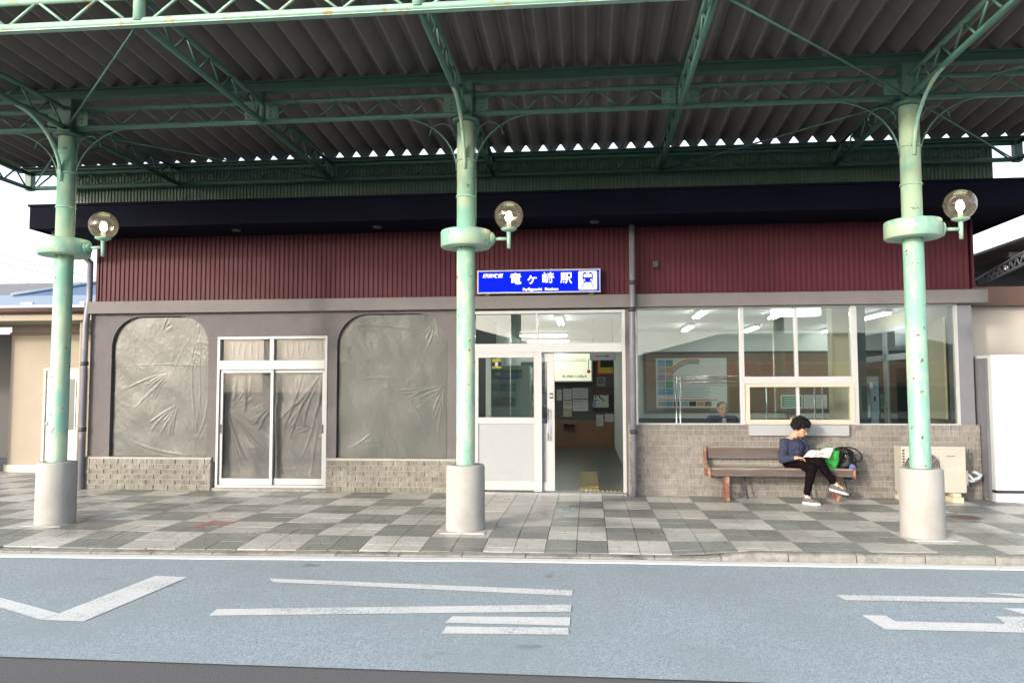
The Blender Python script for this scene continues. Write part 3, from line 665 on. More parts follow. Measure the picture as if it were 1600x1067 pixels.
for (a, b, z0, z1, y, m, d) in bricks[:300]:
    key = (round(b-a, 2), random.randint(0, 4), m)
    if key not in bcache: mb = MB(); brick_geo(mb, b-a, z1-z0, rs=len(bcache)); bcache[key] = mb.mesh('brick', M[m])
    inst(bcache[key], 'brick', ((a+b)/2, y, (z0+z1)/2), d)
mb = MB()
for i, (a, b, z0, z1, y, m, d) in enumerate(bricks[300:]): brick_geo(mb, b-a, z1-z0, (a+b)/2, (z0+z1)/2, y, i)
o = mb.build('small_bricks', M['brick_r'], st); o['kind'] = 'stuff'
# crumpled plastic film
def film(x0, x1, z0, z1, y, folds, name, m, parent, arch=None, amp=.004, seed=0, step=.011):
    nx = int((x1-x0)/step)+1; nz = int((z1-z0)/step)+1
    X, Z = np.meshgrid(np.linspace(x0, x1, nx), np.linspace(z0, z1, nz)); Hh = np.zeros_like(X)
    for (ax, az, bx_, bz, w, h) in folds:
        dx, dz = bx_-ax, bz-az; L2 = dx*dx+dz*dz+1e-9
        t = ((X-ax)*dx+(Z-az)*dz)/L2; tt = np.clip(t, 0, 1)
        bow = .05*np.sin(tt*PI)*math.sqrt(L2)*math.sin(ax*37+bz*11)
        nxn, nzn = -dz/math.sqrt(L2), dx/math.sqrt(L2)
        d = np.hypot(X-ax-tt*dx-bow*nxn, Z-az-tt*dz-bow*nzn); ww = w*(.35+.9*tt)
        Hh += (h if not arch else h*.72)*np.exp(-(d/ww)**2)*(np.sin(np.clip(t, 0, 1)*PI)**.4)
    Rg = np.array([(1-abs(noise.noise(Vector((a*5+b*4, b*3.2, seed+20))))*2)**6*.55*max(0, noise.noise(Vector((a*1.7, b*1.7, seed+31)))+.35) for a, b in zip(X.ravel(), Z.ravel())]).reshape(X.shape); Hh += Rg*amp*1.6
    N = np.array([noise.noise(Vector((a*2.2, b*2.2, seed)))*1.6+noise.noise(Vector((a*7+b*3, b*3, seed+5)))*.5+noise.noise(Vector((a*22, b*16, seed+9)))*.15 for a, b in zip(X.ravel(), Z.ravel())]).reshape(X.shape)
    Yv = y-Hh-amp*N*2.2
    vs = np.stack([X.ravel(), Yv.ravel(), Z.ravel()], 1); fs = []
    for j in range(nz-1):
        for i in range(nx-1):
            cx = X[j, i]; cz = Z[j, i]
            if arch:
                a, b, ztp, r = arch
                if cz > ztp-r:
                    for ex, sgn in ((a+r, -1), (b-r, 1)):
                        if (cx-ex)*sgn > 0 and math.hypot(cx-ex, cz-(ztp-r)) > r+.02: break
                    else: fs.append((j*nx+i, j*nx+i+1, (j+1)*nx+i+1, (j+1)*nx+i)); 
                    continue
            fs.append((j*nx+i, j*nx+i+1, (j+1)*nx+i+1, (j+1)*nx+i))
    mb = MB(); mb.uv = True; mb.add(vs.tolist(), fs, True); return mb.build(name, m, parent)
def fan(cx, cz, a0, a1, n, l0, l1, w, h, r):
    out = []
    for i in range(n):
        a = math.radians(a0+(a1-a0)*(i+r.uniform(-.3, .3))/max(1, n-1)); L_ = r.uniform(l0, l1); s = r.uniform(.02, .15)
        out.append((cx+s*math.cos(a), cz+s*math.sin(a), cx+L_*math.cos(a), cz+L_*math.sin(a), w*r.uniform(.7, 1.4), h*r.uniform(.5, 1.3)))
    return out
rr = random.Random(5)
fA = fan(-6.35, 1.78, 200, 240, 11, .35, .85, .007, .006, rr)+fan(-5.95, .62, 60, 120, 8, .2, .6, .007, .005, rr)+fan(-5.9, 2.55, 245, 275, 5, .4, 1.2, .006, .005, rr)+fan(-6.2, 1.3, 215, 260, 7, .25, .6, .010, .008, rr)+fan(-6.5, 2.35, 20, 70, 4, .1, .3, .01, .006, rr)+[(-7.1, 1.86, -5.75, 1.85, .006, .004), (-5.83, 2.5, -5.80, .9, .008, .006), (-5.87, 2.5, -5.86, 1.2, .007, .005), (-5.98, 2.5, -5.85, .6, .009, .005), (-7.0, .75, -6.1, .52, .01, .006)]
fB = fan(-2.10, 1.56, 185, 268, 13, .2, .75, .007, .006, rr)+fan(-2.9, .72, 100, 200, 7, .15, .5, .006, .004, rr)+fan(-2.25, 2.5, 225, 285, 5, .2, .55, .009, .006, rr)+[(-3.68, 2.44, -2.1, 2.25, .01, .005), (-2.75, 1.5, -2.35, .8, .008, .006), (-3.55, .62, -3.2, .85, .008, .005), (-3.0, .9, -2.8, .55, .008, .005), (-3.5, 1.62, -2.9, 1.66, .008, .004)]
for (a, b), fl, sd in ((AX[0], fA, 1), (AX[1], fB, 2)):
    w = MB()
    P = arc_pts(a, b, zt, .46, 14); pts = [(a+.02, .49)]+[(min(max(x, a+.02), b-.02), z-.02) for x, z in P]+[(b-.02, .49)]
    fr = MB().path([(x, .10, z) for x, z in pts], .022, 6, False).build('arched_window', M['dark_metal'], st)
    film(a+.015, b-.015, .495, zt-.01, .055, fl, 'plastic_sheet', M['sheet_arch'], fr, (a, b, zt, .46), amp=.0032, seed=sd)
# sliding door with film behind the glass
def frame(x0, x1, z0, z1, w, y0, y1, mb=None, wb=None, wt=None):
    mb = mb or MB(); wb = wb or w; wt = wt or w
    mb.box(x0, x0+w, y0, y1, z0, z1); mb.box(x1-w, x1, y0, y1, z0, z1)
    mb.box(x0+w, x1-w, y0, y1, z0, z0+wb); mb.box(x0+w, x1-w, y0, y1, z1-wt, z1); return mb
d1 = frame(-5.575, -3.865, .045, 2.295, .04, -.01, .10).box(-5.535, -3.905, -.012, .102, 1.80, 1.935).build('sliding_door', M['alu'], st, .003)
MB().box(-4.755, -4.695, -.006, .09, 1.936, 2.254).build('mullion', M['alu'], d1)
frame(-5.53, -4.70, .088, 1.795, .045, .015, .045, wb=.09).build('door_leaf', M['alu'], d1, .002); frame(-4.745, -3.91, .088, 1.795, .045, .05, .08, wb=.09).build('door_leaf', M['alu'], d1, .002)
MB().box(-5.487, -4.742, .028, .034, .176, 1.752).build('pane', M['glass_dull'], d1); MB().box(-4.702, -3.953, .062, .068, .176, 1.752).build('pane', M['glass_dull'], d1)
MB().box(-5.535, -4.756, .05, .056, 1.936, 2.254).build('pane', M['glass_dull'], d1); MB().box(-4.694, -3.906, .05, .056, 1.936, 2.254).build('pane', M['glass_dull'], d1)
for x in (-5.51, -3.93): MB().box(x-.008, x+.008, .0, .02, .85, .98).build('handle', M['dark_metal'], d1)
rr = random.Random(9)
fD1 = fan(-5.46, 1.22, 275, 330, 11, .7, 1.25, .014, .016, rr)+fan(-5.44, 1.2, 20, 75, 5, .25, .6, .012, .014, rr)+fan(-4.72, 1.3, 190, 240, 8, .25, .55, .014, .014, rr)+[(-5.3, 1.8, -5.36, 1.2, .02, .014), (-5.2, 1.8, -5.19, 1.15, .022, .02), (-5.1, 1.8, -5.12, 1.4, .012, .01)]
fD2 = fan(-4.0, 1.75, 225, 275, 9, .5, 1.4, .014, .016, rr)+fan(-4.6, .75, 10, 60, 6, .25, .6, .012, .012, rr)+[(-4.3, 1.75, -4.62, .85, .014, .014), (-4.4, 1.75, -4.42, 1.3, .01, .01), (-4.62, 1.75, -4.64, .3, .01, .008), (-4.05, .95, -4.15, .2, .015, .012)]
film(-5.50, -4.73, .17, 1.77, .13, fD1, 'plastic_sheet', M['sheet_door'], d1, amp=.009, seed=11, step=.012); film(-4.72, -3.94, .17, 1.77, .14, fD2, 'plastic_sheet', M['sheet_door'], d1, amp=.009, seed=12, step=.012)
fT = [(x, 2.25, x+rr.uniform(-.05, .05), rr.uniform(1.93, 2.08), .010, .012) for x in np.linspace(-5.45, -4.0, 17)]
film(-5.54, -3.90, 1.93, 2.26, .11, fT, 'plastic_sheet', M['sheet_door'], d1, amp=.006, seed=13)
MB().box(-5.60, -3.84, -.05, .02, -.005, .04).build('threshold', M['kerb'], st)
# entrance: fixed leaf, sliding leaf pushed open, transom
en = frame(-1.70, .525, .03, 2.635, .045, -.01, .11, wb=.0001).box(-1.655, .48, -.014, .114, 2.03, 2.155).build('entrance_door', M['alu'], st, .003)
MB().box(-.755, -.72, -.004, .10, 2.156, 2.59).build('mullion', M['alu'], en)
MB().box(-1.654, -.756, .05, .056, 2.156, 2.59).build('pane', M['glass'], en); MB().box(-.719, .479, .05, .056, 2.156, 2.59).build('pane', M['glass'], en)
lf = MB(); lf.box(-1.655, -1.60, .0, .04, .06, 2.03).box(-.79, -.675, .0, .045, .03, 2.03).box(-1.60, -.79, .0, .04, .05, .18).box(-1.60, -.79, .0, .04, 1.955, 2.03).box(-1.60, -.79, .0, .04, 1.0, 1.09)
lf = lf.build('fixed_leaf', M['alu'], en, .003); MB().box(-1.60, -.79, .015, .025, .18, 1.0).build('panel', M['panel'], lf); MB().box(-1.60, -.79, .018, .024, 1.09, 1.955).build('pane', M['glass'], lf)
sl = MB(); sl.box(-.60, -.495, .05, .09, .04, 2.03).box(-1.5, -1.42, .05, .09, .04, 2.03).box(-1.42, -.60, .05, .09, .04, .16).box(-1.42, -.60, .05, .09, 1.97, 2.03)
sl = sl.build('sliding_leaf', M['alu'], en, .003); MB().box(-1.42, -.60, .066, .072, .16, 1.0).build('panel', M['panel'], sl)
MB().box(-.675, -.60, .066, .072, 1.0, 1.97).build('pane', M['glass'], sl)
h = MB().path([(-.585, .05, 1.09), (-.585, .0, 1.09), (-.585, .0, 1.22), (-.585, .0, .89), (-.585, .0, .76)], .009, 8).tube((-.585, .05, .80), (-.585, .0, .80), .007).tube((-.585, .05, 1.18), (-.585, .0, 1.18), .007); h.build('handle', M['steel'], sl)
MB().box(-.565, -.515, .046, .0495, 1.36, 1.44).build('sticker', M['ink'], sl)
MB().box(-.555, -.525, .044, .046, 1.385, 1.415).build('sticker_face', M['paper'], sl)
MB().box(-1.70, .525, -.03, .15, -.01, .025).build('sill_rail', M['steel'], en)
# waiting-room windows
wn = MB(); wn.box(.665, .70, 0, .09, .995, ZB).box(2.125, 2.185, -.01, .09, .995, ZB).box(3.645, 3.72, -.02, .09, .995, ZB).box(5.03, 5.063, 0, .09, .995, ZB)
wn.box(.70, 2.125, .0, .09, .995, 1.01).box(.70, 2.125, 0, .09, 2.63, ZB).box(3.72, 5.03, 0, .09, .995, 1.01).box(3.72, 5.03, 0, .09, 2.63, ZB)
wn.box(2.185, 3.645, -.01, .09, 1.565, 1.665).box(2.185, 3.645, 0, .09, 2.63, ZB).box(2.88, 2.925, .0, .08, 1.665, 2.63)
wn = wn.build('waiting_room_window', M['alu'], st, .003)
for a, b, c_, d_ in ((.70, 2.125, 1.01, 2.63), (2.185, 2.88, 1.665, 2.63), (2.925, 3.645, 1.665, 2.63), (3.72, 5.03, 1.01, 2.63)): MB().box(a, b, .04, .046, c_, d_).build('pane', M['glass'], wn)
cb = frame(2.19, 3.66, 1.0, 1.563, .055, -.035, .06, wb=.065, wt=.045).build('low_slider_frame', M['alu_cream'], wn, .003)
MB().box(2.885, 2.925, -.01, .05, 1.06, 1.52).build('slider_stile', M['alu'], wn); MB().box(2.245, 2.885, .02, .026, 1.06, 1.52).build('pane', M['glass'], wn); MB().box(2.925, 3.605, .03, .036, 1.06, 1.52).build('pane', M['glass'], wn)
MB().box(2.215, 3.555, -.10, -.046, .845, .994).build('counter_ledge', M['panel'], st, .004)
# downpipes
def downpipe(pts, r, ztops, lab=None):
    o = MB().path(pts, r, 14).build('downpipe', M['pipe'], st)
    for (x, y, z) in ztops: MB().lathe([(r, z-.03), (r+.012, z-.03), (r+.012, z+.03), (r, z+.03)], x, y, 16).build('bracket', M['dark_metal'], o)
    return o
downpipe([(.62, -.16, .0), (.62, -.16, 2.55), (.625, -.15, 2.62), (.63, -.15, 3.9)], .042, [(.62, -.16, 2.62), (.62, -.16, .9), (.63, -.15, 3.0)])
downpipe([(-7.66, -.07, 0), (-7.66, -.07, 2.5), (-7.62, -.06, 2.9), (-7.62, -.06, 3.45), (-7.68, -.3, 3.62), (-7.75, -.7, 3.70), (-7.75, -.7, 3.82)], .045, [(-7.66, -.07, 1.9), (-7.66, -.07, .9)])
MB().box(.93, 1.01, -.06, -.02, 3.23, 3.32).build('vent_hood', M['dark_metal'], st, .01)
# shop interior behind the film, hall and waiting room
iw = MB(); iw.box(-7.46, -1.75, 3.4, 3.5, 0, 2.75).box(-1.82, -1.75, T, 3.4, 0, 2.75); iw.build('shop_wall', M['shop'], st)
MB().box(-7.46, -1.75, T, 3.4, 2.66, 2.75).build('shop_ceiling', M['shop'], st)
MB().box(-7.46, -1.82, T, 3.4, .0, .015).build('shop_floor', M['int_floor'], st)
iw = MB(); iw.box(-1.82, -1.75, 3.4, 9, 0, 2.75).box(-1.75, .70, 8.9, 9.0, 0, 2.75).box(.64, .70, 3.5, 8.9, 0, 2.75).box(.70, 5.27, 6.0, 6.1, .66, 2.75); iw.build('interior_wall', M['int_wall'], st)
MB().box(-1.75, .64, 8.78, 8.9, .0, .70).build('wainscot', M['wains'], st)
MB().box(-1.75, .64, 8.86, 8.9, .71, 2.2).build('ticket_counter_wall', M['hall_wall'], st)
MB().box(.70, 5.2, 5.97, 6.0, .66, .86).build('dark_dado_rail', M['dark_green'], st); MB().box(.70, 5.2, 5.98, 6.08, 0, .655).build('lower_wall', M['int_wall'], st)
MB().box(-1.82, 5.27, T+.0, 9.0, 2.76, 2.82).build('ceiling', M['int_ceil'], st)
MB().box(-1.75, 5.2, .15, 9.0, .0, .018).build('hall_floor', M['int_floor'], st)
MB().box(3.80, 3.96, .35, .55, .018, 2.76).build('pillar', M['dark_green'], st)
MB().box(3.74, 3.99, 1.15, 1.4, .018, 2.76).build('pillar', M['cream'], st)
# right end wall with glazed door
iw = MB(); iw.box(5.2, 5.27, .3, 1.15, 0, 3.8).box(5.2, 5.27, 1.15, 4.9, 2.55, 3.8).box(5.2, 5.27, 4.9, 9.1, 0, 3.8).box(5.2, 5.27, 1.15, 1.9, 0, 2.55); iw.build('end_wall', M['cream'], st)
MB().box(-7.46, 5.2, 9.0, 9.1, 0, 3.8).build('rear_wall', M['int_wall'], st)
ew = MB()
for y in (1.9, 2.95, 3.05, 4.8): ew.box(5.19, 5.25, y, y+.06, 0, 2.55)
ew.box(5.19, 5.25, 1.96, 4.8, 1.98, 2.08).box(5.19, 5.25, 1.96, 4.8, 2.48, 2.55)
ew = ew.build('end_window', M['alu'], st); MB().box(5.215, 5.22, 1.96, 4.8, .02, 2.48).build('pane', M['glass'], ew)
bl = MB().box(5.02, 5.05, .35, 1.15, 1.06, 2.5).build('window_blind', M['cream'], st)
# plates of tactile paving in the hall
tp = thing('tactile_path', 'yellowish tactile guide strip on the hall floor inside the open door', 'tactile paving', (0, .8, .018))
for j in range(8):
    mb = MB().box(-.16, .14, .35+j*.31, .65+j*.31, .018, .022)
    for k in range(4): mb.box(-.13+k*.075, -.10+k*.075, .36+j*.31, .64+j*.31, .022, .027)
    mb.build('guide_plate', M['tactile'], tp)
mb = MB(); [mb.ell((-.05+i*.06, .26, .02), (.014, .014, .008), 8, 4) for i in range(9)]; mb.build('warning_dots', M['yellow'], tp)
# ------------------------------------------------------------------ station name sign
sg = thing('station_sign', 'lit blue station name sign with white Japanese lettering and train symbol above the entrance', 'sign', (-.71, -.12, 2.86))
frame(-1.60, .18, 2.875, 3.215, .022, -.135, -.02).build('sign_frame', M['alu'], sg, .003)
MB().box(-1.578, .158, -.128, -.04, 2.897, 3.193).build('light_panel', M['sign_blue'], sg)
for x in (-1.45, .05): MB().box(x-.03, x+.03, -.12, -.03, 2.843, 2.876).build('bracket', M['dark_metal'], sg)
ys = -.1305
text('関東鉄道', .062, (-1.375, ys, 3.13), M['sign_white'], sg, bold=.0016, width=.30, shear=.25)
for i, (ch, x, w) in enumerate((('竜', -1.04, .165), ('ヶ', -.80, .135), ('崎', -.57, .17), ('駅', -.31, .17))):
    text(ch, .175, (x, ys, 3.075), M['sign_white'], sg, bold=.003, width=w)
text('Ryūgasaki  Station', .052, (-.68, ys, 2.93), M['sign_white'], sg, bold=.0015, width=.51)
MB().prism(arc_pts(-.135, .128, 3.18, .015, 4)+arc_pts(-.135, .128, -2.915, .015, 4)[::-1] if False else [(-.135, 2.925), (-.125, 2.915), (.118, 2.915), (.128, 2.925), (.128, 3.17), (.118, 3.18), (-.125, 3.18), (-.135, 3.17)], 1, -.1305, -.128).build('symbol_plate', M['sign_white'], sg)
tb = MB(); y0_, y1_ = -.1325, -.1307; cx = -.004
tb.prism([(cx-.062, 3.02), (cx+.062, 3.02), (cx+.075, 3.06), (cx+.075, 3.135), (cx+.055, 3.165), (cx-.055, 3.165), (cx-.075, 3.135), (cx-.075, 3.06)], 1, y0_, y1_)
tb.build('train_symbol', M['sign_blue'], sg)
tb = MB(); tb.box(cx-.055, cx+.055, -.134, -.1327, 3.092, 3.138).box(cx-.022, cx+.022, -.134, -.1327, 3.15, 3.162)
for s in (-1, 1): tb.prism([(cx+s*.05+.013*math.cos(a), 3.052+.013*math.sin(a)) for a in np.linspace(0, 2*PI, 12, endpoint=False)], 1, -.134, -.1327)
tb.build('train_window', M['sign_white'], sg)
tb = MB()
for s in (-1, 1): tb.prism([(cx+s*.035, 3.018), (cx+s*.05, 3.018), (cx+s*.10, 2.945), (cx+s*.083, 2.945)][::s], 1, y0_, y1_)
tb.build('rail_symbol', M['sign_blue'], sg)

# ------------------------------------------------------------------ interior fittings
def tube_light(x, y, z, L_, axis, label, grp='fluorescent lights on the hall ceiling', wide=0):
    t = thing('ceiling_light', label, 'ceiling light', (x, y, z), grp)
    hx, hy = (L_/2, .06) if axis == 0 else (.06, L_/2)
    MB().box(x-hx, x+hx, y-hy, y+hy, z-.05, z).build('lamp_housing', M['alu'], t)
    for s in (-1, 1):
        d = .035*s; a, b = ((x-hx+.03, y+d, z-.068), (x+hx-.03, y+d, z-.068)) if axis == 0 else ((x+d, y-hy+.03, z-.068), (x+d, y+hy-.03, z-.068))
        MB().tube(a, b, .016, 8).build('tube', M['tube'], t)
tube_light(1.80, 1.55, 2.755, 1.1, 1, 'short ceiling strip light at upper left of the big window')
tube_light(1.97, 4.5, 2.755, 1.2, 1, 'second strip light behind, near the notice board poster')
tube_light(3.10, 1.9, 2.755, .9, 1, 'strip light just left of the wide lamp in the upper window')
tube_light(3.28, 4.9, 2.755, 1.2, 1, 'strip light far back left of the upper window mullion')
tube_light(4.98, 5.2, 2.755, 1.3, 1, 'strip light far back beside the cream pillar')
tube_light(4.74, 2.3, 2.755, 1.5, 1, 'long strip light seen right of the dark green pillar')
t = thing('ceiling_light', 'wide bright lamp right behind the top of the waiting room window', 'ceiling light', (3.04, .55, 2.75), 'fluorescent lights on the hall ceiling')
MB().box(2.68, 3.40, .44, .66, 2.66, 2.758).build('lamp_housing', M['alu'], t); MB().box(2.71, 3.37, .425, .65, 2.565, 2.66).build('diffuser', mat('lamp_diffuser', (.9, .9, .9), .5, emit=(.95, 1, .98), estr=2.6), t)
tube_light(-1.0, 6.1, 2.755, 1.1, 0, 'upper strip light seen through the glass above the entrance')
tube_light(-1.0, 8.2, 2.755, 1.1, 0, 'lower strip light seen through the glass above the entrance')
tube_light(-.50, 2.5, 2.755, 1.3, 1, 'strip light seen end-on above the entrance mullion')
def poster(name, label, cat, x0, x1, z0, z1, y, m='paper', grp=None, lines=0, lm='ink_grey', d=1):
    t = thing(name, label, cat, ((x0+x1)/2, y, z0), grp)
    MB().box(x0, x1, y-.006, y, z0, z1).build('sheet', M[m], t)
    for i in range(lines):
        z = z1-(z1-z0)*(i+1)/(lines+1); w = (x1-x0)
        MB().box(x0+w*.1, x0+w*random.uniform(.6, .92), y-.0075, y-.006, z-(z1-z0)*.012-.004, z+.004).build('printed_line', M[lm], t)
    return t
nb = thing('notice_board', 'long brown cork notice board on the rear wall of the waiting room', 'notice board', (3.15, 6, 1))
MB().box(1.24, 5.10, 5.945, 5.999, 1.0, 2.27).build('cork_panel', M['cork'], nb); frame(1.20, 5.14, .97, 2.30, .05, 5.93, 6.0).build('board_frame', M['bench_wood'], nb)
ps = thing('tourist_poster', 'large pale poster of small photographs under a rainbow arc, pinned to the cork board', 'poster', (2.2, 5.94, 1.08))
MB().box(1.46, 2.97, 5.934, 5.944, 1.08, 2.16).build('sheet', M['paper'], ps)
pm = ['pblue', 'pgreen', 'pteal', 'porange', 'pviolet', 'ink_grey', 'pteal', 'pgreen', 'pblue']
k = 0
for r in range(5):
    for c_ in range(2):
        x = 1.50+c_*.17; z = 2.12-r*.155; MB().box(x, x+.155, 5.930, 5.9335, z-.14, z).build('picture', M[pm[k % 9]], ps); k += 1
for c_ in range(7): x = 1.50+c_*.165; MB().box(x, x+.15, 5.930, 5.9335, 1.12, 1.22).build('picture', M[['ink_grey', 'pblue', 'bench_wood', 'pteal', 'ink', 'porange', 'cork'][c_]], ps)
for i, mm in enumerate(('red', 'porange', 'yellow', 'pgreen', 'pblue', 'pviolet')):
    P = [(2.25+(.62-i*.018)*math.cos(a), 1.52+(.62-i*.018)*math.sin(a)) for a in np.linspace(PI*.82, PI*.42, 16)]; Q = [(2.25+(.604-i*.018)*math.cos(a), 1.52+(.604-i*.018)*math.sin(a)) for a in np.linspace(PI*.42, PI*.82, 16)]
    MB().prism(P+Q, 1, 5.9312, 5.9335).build('rainbow_band', M[mm], ps)
for i in range(9): z = 1.72-i*.05; MB().box(1.95, random.uniform(2.4, 2.9), 5.9312, 5.9335, z-.006, z+.006).build('printed_line', M['ink_grey'], ps)
MB().box(1.50, 2.75, 5.9312, 5.9335, 1.245, 1.262).build('printed_line', M['red'], ps)
t = poster('green_notice', 'small green notice with pale border at the lower right of the cork board', 'notice', 4.09, 4.55, 1.07, 1.36, 5.94); MB().box(4.12, 4.52, 5.930, 5.9335, 1.10, 1.33).build('green_panel', M['pgreen'], t)
for i in range(4): MB().box(4.15, 4.48, 5.928, 5.930, 1.13+i*.05, 1.145+i*.05).build('printed_line', M['paper'], t)
poster('timetable_sheet', 'white timetable sheet just right of the green notice', 'timetable', 4.57, 4.80, 1.07, 1.36, 5.94, lines=6)
poster('timetable_sheet', 'rightmost white timetable sheet on the cork board', 'timetable', 4.82, 5.05, 1.07, 1.36, 5.94, lines=6)
# hall posters
fm = thing('fare_map', 'lit pale yellow fare map box hanging inside the open entrance door', 'sign', (-.40, 8.6, 1.7))
MB().box(-.98, .10, 8.60, 8.80, 1.67, 2.42).build('light_box', M['ac'], fm); MB().box(-.95, .065, 8.590, 8.5995, 1.70, 2.39).build('lit_panel', M['map_lit'], fm)
text('竜ヶ崎線からの運賃表', .075, (-.36, 8.589, 1.81), M['ink'], fm, bold=.001, width=.62)
for i in range(18): MB().box(-.85+i*.045, -.84+i*.045, 8.587, 8.5895, 2.22, 2.28).build('fare_line', M['ink_grey'], fm)
MB().box(-.88, -.05, 8.587, 8.5895, 2.20, 2.212).build('fare_line', M['pteal'], fm); MB().box(-.01, .012, 8.587, 8.5895, 1.95, 2.25).build('route_line', M['pblue'], fm); MB().box(-.04, .042, 8.586, 8.5895, 1.90, 1.97).build('station_mark', M['red'], fm)
t = poster('yellow_notice', 'yellow notice with red border at upper right inside the entrance', 'notice', .20, .62, 1.86, 2.28, 8.84, 'red'); MB().box(.24, .62, 8.828, 8.8335, 1.90, 2.26).build('yellow_panel', M['yellow'], t); MB().box(.30, .62, 8.822, 8.8275, 2.05, 2.24).build('dark_panel', M['ink'], t)
t = poster('no_smoking_notice', 'grey notice with a round no smoking mark below the yellow notice', 'notice', .20, .42, 1.56, 1.80, 8.84, 'ink_grey')
MB().path([(.31+.06*math.cos(a), 8.832, 1.69+.06*math.sin(a)) for a in np.linspace(0, 2*PI, 24)], .008, 6).tube((.27, 8.832, 1.65), (.35, 8.832, 1.73), .008).build('round_mark', M['ink'], t)
t = poster('cartoon_poster', 'white poster with dark red heading and black figures, right of the doorway', 'poster', .12, .50, 1.02, 1.50, 8.84); MB().box(.12, .60, 8.828, 8.8335, 1.34, 1.50).build('heading_band', M['brown'], t)
MB().box(.10, .64, 8.845, 8.859, .90, 1.52).build('backing_board', M['ink'], t)
for i in range(7): MB().ell((.17+.05*(i % 6), 8.83, 1.20+.05*((i*3) % 4)), (.022, .004, .03), 8, 6).build('figure_mark', M['ink'], t)
nt2 = [(-.66, -.44, 1.22, 1.50), (-.42, -.02, 1.25, 1.52), (-.66, -.44, .98, 1.20), (-.42, -.02, .93, 1.23), (-.66, -.44, .78, .96)]
lbs = ['pale notice at top left of the hall notices', 'wide pale notice at top right of the hall notices', 'notice with a yellow stripe in the middle left of the hall notices', 'tall beige notice at lower right of the hall notices', 'reddish notice at the bottom left of the hall notices']
for i, (a, b, c_, d_) in enumerate(nt2):
    t = poster('wall_notice', lbs[i], 'notice', a, b, c_, d_, 8.84, 'paper' if i != 4 else 'cream', 'notices on the ticket hall wall', lines=3)
    if i == 2: MB().box(a+.01, b-.01, 8.828, 8.832, 1.10, 1.13).build('yellow_stripe', M['yellow'], t)
poster('wall_notice', 'small white leaflet hanging low at the right of the hall', 'notice', .18, .36, .55, .84, 8.76, grp='notices on the ticket hall wall', lines=4)
poster('wall_notice', 'wide low leaflet beside the small leaflet at the right of the hall', 'notice', .40, .62, .66, .86, 8.76, grp='notices on the ticket hall wall', lines=3)
poster('wall_notice', 'small dark blue leaflet at the lower left of the black poster', 'notice', .66-.58, .66-.48, 1.05, 1.16, 8.82, 'pblue', 'notices on the ticket hall wall')
pc = poster('price_board', 'tall pale board with red print at far left inside the open doorway', 'notice', -.82, -.70, 1.20, 1.48, 8.84, 'paper', lines=4, lm='red')
sh = thing('writing_shelf', 'small dark shelf on the wooden wainscot of the hall', 'shelf', (-.5, 8.7, .5)); MB().box(-.66, -.36, 8.55, 8.78, .58, .60).build('shelf_board', M['ink'], sh)
for x in (-.62, -.40): MB().box(x-.01, x+.01, 8.6, 8.78, .42, .58).build('shelf_bracket', M['ink'], sh)
hp = thing('hanging_sign', 'small grey hanging sign with a black arrow at the top of the doorway', 'sign', (.25, 3.0, 2.15)); MB().box(.02, .50, 3.0, 3.03, 2.02, 2.16).build('sign_board', M['ink_grey'], hp)
MB().prism([(.12, 2.085), (.32, 2.085), (.32, 2.07), (.38, 2.092), (.32, 2.115), (.32, 2.10), (.12, 2.10)], 1, 2.996, 2.9995).build('arrow', M['ink'], hp); [MB().tube((x, 3.015, 2.16), (x, 3.015, 2.76), .006, 6).build('hanger_rod', M['ink'], hp) for x in (.08, .44)]
ks = thing('ticket_machine', 'pale green machine with a green and blue header behind the fixed door glass', 'machine', (-1.38, 2.2, 0))
MB().box(-1.70, -1.00, 2.0, 2.6, .02, 1.90).build('machine_body', M['kiosk'], ks, .01); MB().box(-1.68, -1.13, 1.99, 2.0, 1.76, 1.83).build('header_green', M['pgreen'], ks); MB().box(-1.68, -1.13, 1.99, 2.0, 1.67, 1.755).build('header_blue', M['pblue'], ks)
for i in range(3): MB().box(-1.66+i*.15, -1.54+i*.15, 1.99, 2.0, 1.46, 1.60).build('display_window', M['pteal'], ks)
MB().box(-1.64, -1.24, 1.985, 2.0, 1.20, 1.36).build('slot_panel', M['ink_grey'], ks); MB().box(-1.58, -1.28, 1.98, 1.985, 1.22, 1.34).build('slot', M['kerb'], ks)
MB().ell((-1.54, 1.985, 1.755), (.06, .004, .02), 12, 6).ell((-1.54, 1.985, 1.755), (.018, .004, .045), 12, 6).build('white_emblem', M['paper'], ks)
rk = thing('leaflet_rack', 'wire leaflet rack with pale leaflets beside the ticket machine', 'rack', (-.9, 2.2, 0))
for z in (.4, .8, 1.2, 1.55): MB().box(-.97, -.70, 2.1, 2.25, z, z+.01).build('rack_shelf', M['steel'], rk); MB().box(-.95, -.84, 2.12, 2.14, z+.01, z+.22).build('leaflet', M['paper'], rk); MB().box(-.82, -.72, 2.12, 2.14, z+.01, z+.2).build('leaflet', M['pviolet'], rk)
for x in (-.98, -.69): MB().tube((x, 2.18, 0), (x, 2.18, 1.85), .01, 6).build('rack_post', M['steel'], rk)
t = poster('colour_sticker', 'yellow and navy sticker at the top of the fixed door glass', 'sticker', -1.40, -1.27, 1.80, 1.94, .034, 'yellow'); MB().box(-1.40, -1.36, .024, .0275, 1.83, 1.89).box(-1.31, -1.27, .024, .0275, 1.83, 1.90).build('navy_patch', M['navy_coat'], t); MB().ell((-1.335, .026, 1.86), (.03, .003, .04), 12, 8).build('pale_patch', M['paper'], t)
